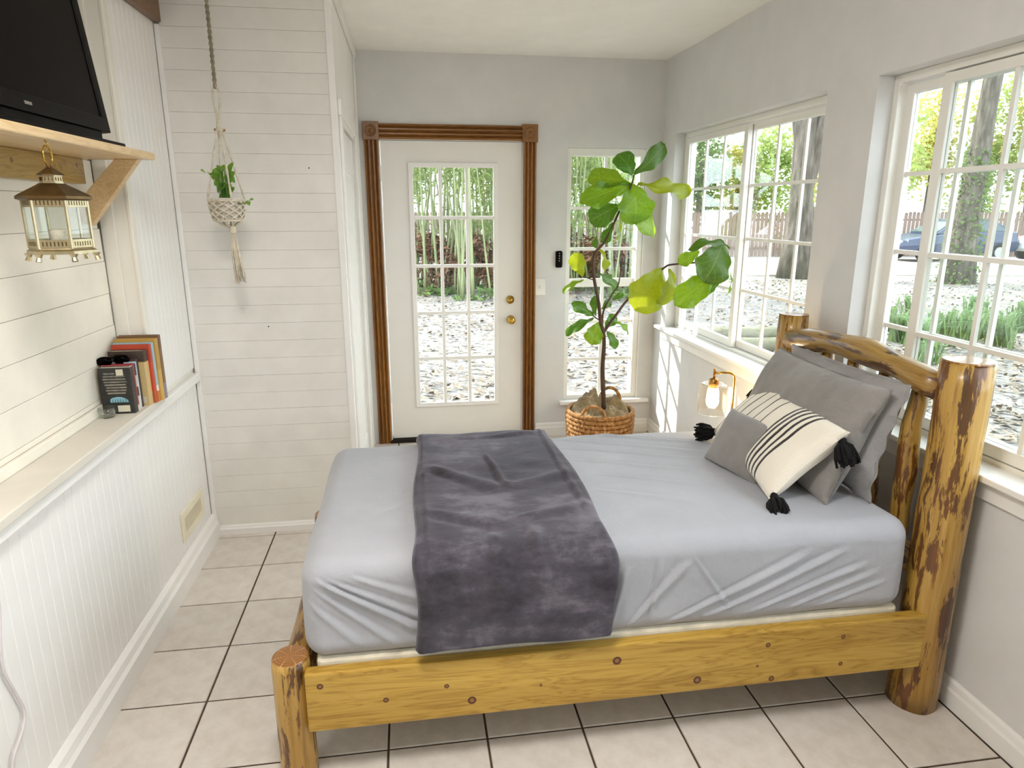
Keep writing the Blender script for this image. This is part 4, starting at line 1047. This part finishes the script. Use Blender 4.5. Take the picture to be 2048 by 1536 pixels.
LV = [(1270, 350, 1333, 291, 38, D, (.5, -.8, .1), 0), (1267, 350, 1240, 306, 42, D, (0, -1, .2), .02), (1264, 368, 1164, 402, 46, G, (0, -1, .6), -.04), (1262, 366, 1180, 350, 46, G, (.1, -1, .6), .05),
      (1266, 364, 1277, 441, 74, G, (.1, -1, .25), -.06), (1275, 368, 1381, 382, 36, Yl, (.1, -1, .7), .0), (1240, 410, 1181, 440, 48, D, (-.2, -1, .3), .02), (1247, 430, 1323, 459, 44, G, (.1, -1, .4), .06),
      (1227, 444, 1206, 487, 22, D, (-.7, -.7, .1), 0), (1244, 444, 1232, 487, 15, Yl, (.8, -.5, .1), .05), (1193, 472, 1188, 497, 12, D, (-.6, -.8, 0), .02), (1166, 553, 1148, 508, 30, Yl, (-.2, -1, .2), -.02),
      (1166, 558, 1124, 582, 16, G, (0, -.6, .8), .04), (1204, 497, 1217, 551, 20, Yl, (.5, -.8, .1), .06), (1197, 546, 1236, 575, 26, D, (.3, -.8, .5), .05), (1328, 535, 1276, 618, 74, Yl, (.15, -1, .15), -.05),
      (1346, 538, 1334, 611, 42, Yl, (.4, -.9, .1), -.02), (1443, 538, 1353, 608, 50, G, (.1, -.9, .4), 0), (1450, 480, 1414, 562, 74, D, (.1, -1, .1), -.04), (1463, 488, 1384, 483, 24, D, (0, -.6, .9), .02),
      (1400, 503, 1358, 526, 26, G, (.1, -.8, .5), .02), (1464, 545, 1459, 590, 14, G, (.8, -.6, 0), 0), (1443, 559, 1411, 589, 12, D, (.3, -.7, .5), 0), (1188, 632, 1145, 606, 24, D, (-.1, -.8, .6), 0),
      (1188, 634, 1133, 665, 20, D, (-.2, -.7, .7), -.04), (1190, 632, 1187, 592, 16, D, (-.5, -.8, 0), .03), (1198, 644, 1182, 687, 36, G, (0, -1, .1), -.05), (1214, 660, 1234, 696, 20, D, (.3, -.9, .2), -.03),
      (1232, 642, 1262, 663, 16, G, (0, -.6, .8), .0), (1209, 655, 1232, 632, 22, D, (.2, -.9, .3), .04), (1225, 600, 1246, 586, 12, D, (.0, -.7, .7), .0), (1204, 618, 1223, 600, 16, D, (.2, -.9, .3), .03)]
for k, (u, v, u2, v2, wpx, mt, nh, dy) in enumerate(LV):
    b = F(u, v); t2 = P(u2, v2, 'y', b.y+dy)
    dep = (b-CAM).dot(FWD); wm = wpx*1.12*dep/FPX
    b2 = b; t2 = b+(t2-b)*1.03
    placeleaf(figm(mt, k % 3), 'leaf', fig, b2, t2, wm, nh, .62)

# ------------------------------------------------------------------ outdoors
GZ = -.25
g = MB(); NGX, NGY = 60, 60
for j in range(NGY+1):
    for i in range(NGX+1):
        x, y = -30+80*i/NGX, -14+64*j/NGY
        inside = -.9 < x < 2.9 and -4.2 < y < 3.3
        g.v.append((x, y, GZ+(0 if -3 < x < 4 and -6 < y < 5 else .03*noise.noise(Vector((x*.25, y*.25, 0))))))
for j in range(NGY):
    for i in range(NGX): o = j*(NGX+1)+i; g.f.append((o, o+1, o+NGX+2, o+NGX+1))
go = obj('ground', g, 'ground', None, True); struct(go, 'pale leaf-strewn yard outside the windows')
def gz(x, y): return GZ+(0 if -3 < x < 4 and -6 < y < 5 else .03*noise.noise(Vector((x*.25, y*.25, 0))))
def GP(u, depth):
    p = PD(u, 430, depth); return Vector((p.x, p.y, gz(p.x, p.y)))
struct(bx('house_foundation', 'house_siding', -.60, 2.638, YB-.12, 3.048, GZ-.1, -.121), 'house foundation under the room')
# gravel drive strip in front of the fence
m = MB(); dv = []
for k in range(13):
    u = 1350+80*k
    for dd in (19.5, 26.8):
        p = GP(u, dd); dv.append((p.x, p.y, GZ+.0))
m.add(dv, [(2*k, 2*k+2, 2*k+3, 2*k+1) for k in range(12)])
struct(obj('driveway', m, 'gravel_drive', solid=.08), 'pale gravel drive in front of the fence')
# leaf litter
rnd = random.Random(9); m = MB()
for k in range(9000):
    u = rnd.uniform(760, 2150); d = 5.2+13*rnd.random()**1.4
    p = GP(u, d)
    if p.x < 3.2 and p.y < 3.6: continue
    q = rnd.uniform(0, 2*PI); s_ = rnd.uniform(.025, .06); e = rnd.uniform(-.03, .045)
    c_, n_ = math.cos(q)*s_, math.sin(q)*s_
    m.add([(p.x-c_, p.y-n_, p.z+.012), (p.x+n_*.6, p.y-c_*.6, p.z+.015+e*.5+.01), (p.x+c_, p.y+n_, p.z+.02+abs(e)), (p.x-n_*.6, p.y+c_*.6, p.z+.015)], [(0, 1, 2, 3)])
lt = obj('leaf_litter', m, 'litter'); lt['kind'] = 'stuff'; lt['label'] = 'dry fallen leaves strewn over the yard'; lt['category'] = 'leaf litter'
# fence
fd = 28.0
f0, f1 = PD(740, 430, fd), PD(2260, 430, fd); fdir = Vector((f1.x-f0.x, f1.y-f0.y, 0)); FL = fdir.length; fdir.normalize(); frot = math.atan2(fdir.y, fdir.x)
fence = thing('picket_fence', 'tall weathered dog-eared wooden privacy fence across the yard', 'fence', (f0.x, f0.y, GZ))
pk = mesh('picket', MB().loft([[(-.07, y, 0), (.07, y, 0), (.07, y, 1.78), (.045, y, 1.84), (-.045, y, 1.84), (-.07, y, 1.78)] for y in (-.01, .01)]), 'fence_wood')
n = int(FL/.165); rnd = random.Random(4)
for k in range(n):
    p = f0+fdir*(.165*k+.08); piece(pk, 'picket', fence, (p.x, p.y, GZ-.04+rnd.uniform(-.02, .02)), (0, 0, frot+rnd.uniform(-.01, .01)))
rl = mesh('fence_rail', MB().box(0, FL, .012, .05, 0, .09), 'fence_wood')
for z in (.25, 1.45): piece(rl, 'fence_rail', fence, (f0.x, f0.y, GZ+z), (0, 0, frot))
ps_ = mesh('fence_post', MB().box(-.05, .05, .05, .15, 0, 1.75), 'fence_wood')
for k in range(int(FL/2.4)+1):
    p = f0+fdir*(2.4*k); piece(ps_, 'fence_post', fence, (p.x, p.y, GZ-.04), (0, 0, frot))
# foliage clusters
def foliage(n, c, rad, size, rnd, narrow=.5, vert=False, droop=.3):
    m = MB(); c = Vector(c); cl = [Vector((rnd.gauss(0, .45)*rad[0], rnd.gauss(0, .45)*rad[1], rnd.gauss(0, .45)*rad[2])) for _ in range(max(4, n//70))]
    for k in range(n):
        p = c+rnd.choice(cl)+Vector((rnd.gauss(0, .2)*rad[0], rnd.gauss(0, .2)*rad[1], rnd.gauss(0, .16)*rad[2]))
        a = Vector((rnd.gauss(0, 1), rnd.gauss(0, 1), rnd.gauss(0, .6)-droop)).normalized(); b = a.orthogonal().normalized(); b = (Matrix.Rotation(rnd.uniform(0, 2*PI), 3, a) @ b)
        s_ = size*rnd.uniform(.6, 1.3); nn = a.cross(b)
        m.add([p, p+a*s_*.5+b*s_*narrow*.5+nn*s_*.1, p+a*s_, p+a*s_*.5-b*s_*narrow*.5+nn*s_*.1], [(0, 1, 2, 3)])
    return m
def tree(name, label, base, h, trunk_r, crown, mat, n, size, seed, group=None, forks=(), bark='bark', lean=(0, 0)):
    rnd = random.Random(seed); t = thing(name, label, 'tree', base, group); b = Vector(base)
    pts = [b+Vector((lean[0]*k/8, lean[1]*k/8, -.1+h*k/8)) for k in range(9)]
    obj('trunk', MB().tube(pts, [trunk_r*(1.5 if k == 0 else 1.15 if k == 1 else 1-.07*k) for k in range(9)], 14, wob=.25, seed=seed), bark, t, True)
    for (z0, dx, dy, z1, r) in forks:
        f = z0/h; p0 = b+Vector((lean[0]*f, lean[1]*f, z0)); p1 = b+Vector((dx, dy, z1)); mid = p0.lerp(p1, .5)+Vector((0, 0, -.3))
        obj('branch', MB().tube(smoothpath([p0, mid, p1], 4), [r*(1-.5*k/8) for k in range(9)], 10, wob=.2), bark, t, True)
    for (cx, cy, cz, rx, ry, rz) in crown:
        o = obj('foliage', foliage(n, b+Vector((cx, cy, cz)), (rx, ry, rz), size, rnd), mat, t); o['kind'] = 'stuff'
    return t
b1 = GP(1606, 19.0)
tree('yard_tree', 'big grey forked tree trunk standing in front of the fence', b1, 9, .40, [(0, 0, 9.5, 3, 3, 1.4)], 'foliage_gold', 900, .22, 31, forks=[(2.3, .9, -.6, 8.5, .26), (3.0, -1.2, .3, 9, .2)], lean=(-.35, .1))
b2 = GP(1931, 17.5)
iv = tree('yard_tree', 'grey tree trunk wrapped low down in ivy near the blue car', b2, 9, .30, [(0, 0, 9.5, 3, 3, 1.4)], 'foliage_gold', 900, .22, 37, forks=[(4, .8, .4, 9, .16)], lean=(.35, .1))
rnd = random.Random(77); m = MB()
for k in range(1500):
    z = rnd.random()**1.3*3.4; q = rnd.uniform(0, 2*PI); r = (.52-.055*z)*rnd.uniform(.62, 1.05)
    p = b2+Vector((r*math.cos(q)+.05*z*.9, r*math.sin(q), z)); s_ = rnd.uniform(.05, .11); a = Vector((rnd.gauss(0, 1), rnd.gauss(0, 1), rnd.gauss(0, 1))).normalized(); b = a.orthogonal()
    m.add([p, p+a*s_*.5+b*s_*.4, p+a*s_, p+a*s_*.5-b*s_*.4], [(0, 1, 2, 3)])
o = obj('ivy', m, 'foliage_green', iv); o['kind'] = 'stuff'
# trees beyond the fence
TR = [(1395, 33, 6.0, 'foliage_green'), (1330, 36, 7.5, 'foliage_pale'), (1470, 35, 5.4, 'foliage_gold'), (1545, 34, 6.6, 'foliage_pale'), (1650, 37, 7.5, 'foliage_gold'), (1760, 33, 6.5, 'foliage_pale'), (1850, 35, 8.5, 'foliage_gold'), (1960, 34, 7.5, 'foliage_pale'), (2050, 33, 8.5, 'foliage_gold'), (2140, 36, 8, 'foliage_pale'), (1180, 36, 7, 'foliage_green'), (1000, 35, 7, 'foliage_pale'), (820, 36, 8, 'foliage_green')]
for k, (u, d, h, mt) in enumerate(TR):
    b = GP(u, d); nm = {'foliage_green': 'green', 'foliage_pale': 'pale green', 'foliage_gold': 'yellow-green'}[mt]
    tree('background_tree', 'sunlit %s tree rising beyond the wooden fence' % nm, b, h*.7, .16, [(0, 0, h*.62, 1.5, 1.5, h*.38)], mt, 2300, .28, 100+k, group='%s trees beyond the fence' % nm)
# bamboo behind the glazed door
cul = mesh('culm', MB().tube([Vector((.02*math.sin(k*.7), 0, .5*k)) for k in range(12)], [.030-.0018*k for k in range(12)], 7), 'culm', True)
rnd = random.Random(51)
for k in range(16):
    u = 770+560*(k+.5)/16+rnd.uniform(-10, 10); d = rnd.uniform(14.5, 17.5); b = GP(u, d)
    t = thing('bamboo_clump', 'dense clump of slender pale bamboo canes behind the glazed door', 'bamboo', b, 'bamboo clumps along the yard edge')
    for j in range(9):
        s_ = rnd.uniform(.75, 1.15)
        piece(cul, 'culm', t, b+Vector((rnd.gauss(0, .28), rnd.gauss(0, .3), -.05)), (rnd.gauss(0, .09), rnd.gauss(0, .11), rnd.uniform(0, 6)), (s_*rnd.uniform(.7, 1.3), s_, s_))
    o = obj('foliage', foliage(620, b+Vector((0, 0, 2.9)), (.9, .8, 1.5), .24, rnd, .17, droop=.8), 'bamboo_leaf', t); o['kind'] = 'stuff'
    o = obj('shade_foliage', foliage(420, b+Vector((0, .5, .75)), (.8, .5, .75), .24, rnd, .3, droop=.2), 'shade_leaf', t); o['kind'] = 'stuff'  # brown leaves added to stand for the shade between the canes
    o = obj('foliage', foliage(90, b+Vector((0, -.6, .10)), (.7, .3, .14), .15, rnd, .4, droop=-.3), 'foliage_green', t); o['kind'] = 'stuff'
# grass tufts and small shrubs near the right windows
blade = None
def tuft(u, d, h, n, seed, nm='grass_tuft', lab='arching green grass tuft in the yard behind the headboard window'):
    rnd = random.Random(seed); b = GP(u, d); m = MB()
    for k in range(n):
        q = rnd.uniform(0, 2*PI); L = h*rnd.uniform(.6, 1.15); r = rnd.uniform(.25, .8)*L; w_ = .014
        p0 = b+Vector((rnd.gauss(0, .08), rnd.gauss(0, .08), 0)); dx, dy = math.cos(q), math.sin(q); sx, sy = -dy*w_, dx*w_
        p1 = p0+Vector((dx*r*.35, dy*r*.35, L*.7)); p2 = p0+Vector((dx*r, dy*r, L*.75))
        m.add([p0-Vector((sx, sy, 0)), p0+Vector((sx, sy, 0)), p1+Vector((sx, sy, 0)), p1-Vector((sx, sy, 0)), p2], [(0, 1, 2, 3), (3, 2, 4)])
    o = obj(nm, m, 'grass_leaf'); tag(o, lab, 'grass', 'grass tufts in the yard')
for k, (u, d, h) in enumerate(((1835, 9.5, .55), (1880, 9.0, .6), (1925, 9.6, .6), (1965, 9.2, .65), (2005, 9.8, .6), (2045, 9.2, .6), (1800, 10.5, .5), (1850, 11.5, .55), (1985, 11.6, .5), (2080, 10.4, .6), (1900, 8.2, .35))): tuft(u, d, h, 70, 200+k)
# landscape timbers
for k, (u, d, z) in enumerate(((1530, 8.9, 0), (1545, 9.7, .0))):
    p = GP(u, d); q = Vector((RGT.x, RGT.y, 0)).normalized()
    o = obj('landscape_timber', MB().tube([p+q*(-.75+.15*j)+Vector((0, 0, .085)) for j in range(11)], .10, 12, wob=.1, seed=k), 'timber', None, True)
    tag(o, ('weathered timber on the ground just outside the corner window', 'weathered timber on the ground behind the one by the corner window')[k], 'log', 'timbers in the yard')
# parked cars
def car(name, label, u, d, paintm, rz):
    b = GP(u, d); t = thing(name, label, 'car', b); c_, s_ = math.cos(rz), math.sin(rz)
    def T(x, y, z): return (b.x+c_*x-s_*y, b.y+s_*x+c_*y, GZ+.155+z)
    st = [(-2.35, .35, .55, .62), (-2.25, .25, .68, .78), (-1.6, .20, .80, .87), (-.95, .2, .90, .90), (0, .2, .94, .9), (1.0, .2, .96, .9), (1.7, .2, .98, .88), (2.15, .25, .96, .82), (2.3, .35, .85, .74), (2.36, .45, .70, .68)]
    loops = [[T(x, -hw, (zb+zt)/2), T(x, -hw*.97, zb), T(x, hw*.97, zb), T(x, hw, (zb+zt)/2), T(x, hw*.93, zt-.04), T(x, hw*.8, zt), T(x, -hw*.8, zt), T(x, -hw*.93, zt-.04)] for x, zb, zt, hw in st]
    obj('body', MB().loft(loops), paintm, t, bevel=.02)
    cb = [(-1.05, .90, .80), (-.35, 1.30, .66), (.05, 1.40, .62), (.75, 1.42, .62), (1.25, 1.34, .64), (1.95, .98, .78)]
    loops = [[T(x, -.80, .90), T(x, .80, .90), T(x, hw, z), T(x, -hw, z)] for x, z, hw in cb]
    gh = obj('greenhouse', MB().loft(loops), paintm, t, bevel=.015)
    for (a, bq) in (((-.80, .98), 0), ((.18, .98), 1)):
        pass
    for win in ([(-.82, .98), (-.30, 1.28), (.10, 1.36), (.10, .98)], [(.18, .98), (.18, 1.37), (.75, 1.38), (1.05, 1.33), (1.10, .98)], [(1.17, .98), (1.14, 1.31), (1.35, 1.24), (1.72, 1.0)]):
        for sy in (-1, 1):
            f = lambda x, z, o_: T(x, sy*(.80-(z-.9)*.36+o_), z)
            obj('side_window', MB().loft([[f(x, z, .012) for x, z in win], [f(x, z, -.01) for x, z in win]]), 'car_glass', t)
    for x0, z0, x1, z1 in ((-1.0, .93, -.36, 1.30), (1.92, 1.0, 1.29, 1.33)):
        sg_ = -1 if x0 < 0 else 1
        obj('windscreen', MB().loft([[T(x0+o_*sg_, -.70, z0+o_), T(x0+o_*sg_, .70, z0+o_), T(x1+o_*sg_, .58, z1+o_), T(x1+o_*sg_, -.58, z1+o_)] for o_ in (-.01, .014)]), 'car_glass', t)
    for x in (-1.42, 1.42):
        for sy in (-1, 1):
            m = MB(); rim = [(.20, -.11), (.31, -.10), (.33, -.06), (.33, .06), (.31, .10), (.20, .11)]
            loops = [[T(x+r*math.cos(2*PI*k/20), sy*.80+h, .22+r*math.sin(2*PI*k/20)) for k in range(20)] for r, h in rim]
            wh = obj('wheel', m.loft(loops), 'tyre', t, True)
            obj('hubcap', MB().loft([[T(x+r*math.cos(2*PI*k/20), sy*(.80+h), .22+r*math.sin(2*PI*k/20)) for k in range(20)] for r, h in ((.20, .10), (.18, .125), (.05, .13))]), 'hubcap', wh)
    for sy in (-1, 1):
        obj('tail_light', MB().loft([[T(2.18+dx, sy*(.62+dy), z) for dx, dy, z in ((0, .16, .70), (.13, .06, .70), (.10, .08, .84), (-.03, .19, .84))], [T(2.0+dx, sy*(.5+dy), z) for dx, dy, z in ((0, .16, .70), (.13, .06, .70), (.10, .08, .84), (-.03, .19, .84))]]), 'lamp_red', t)
        obj('headlight', MB().loft([[T(-2.28+dx, sy*(.6+dy), z) for dx, dy, z in ((0, .02, .56), (.18, .17, .60), (.18, .17, .70), (0, .02, .66))], [T(-2.1+dx, sy*(.45+dy), z) for dx, dy, z in ((0, .02, .56), (.18, .17, .60), (.18, .17, .70), (0, .02, .66))]]), 'hubcap', t)
    return t
crz = frot+.10
car('parked_car', 'dark blue sedan parked by the fence behind the ivy-clad tree', 1902, 25.2, 'car_blue', crz)
car('parked_car', 'white sedan parked along the fence behind the blue one', 2168, 25.0, 'car_white', crz)
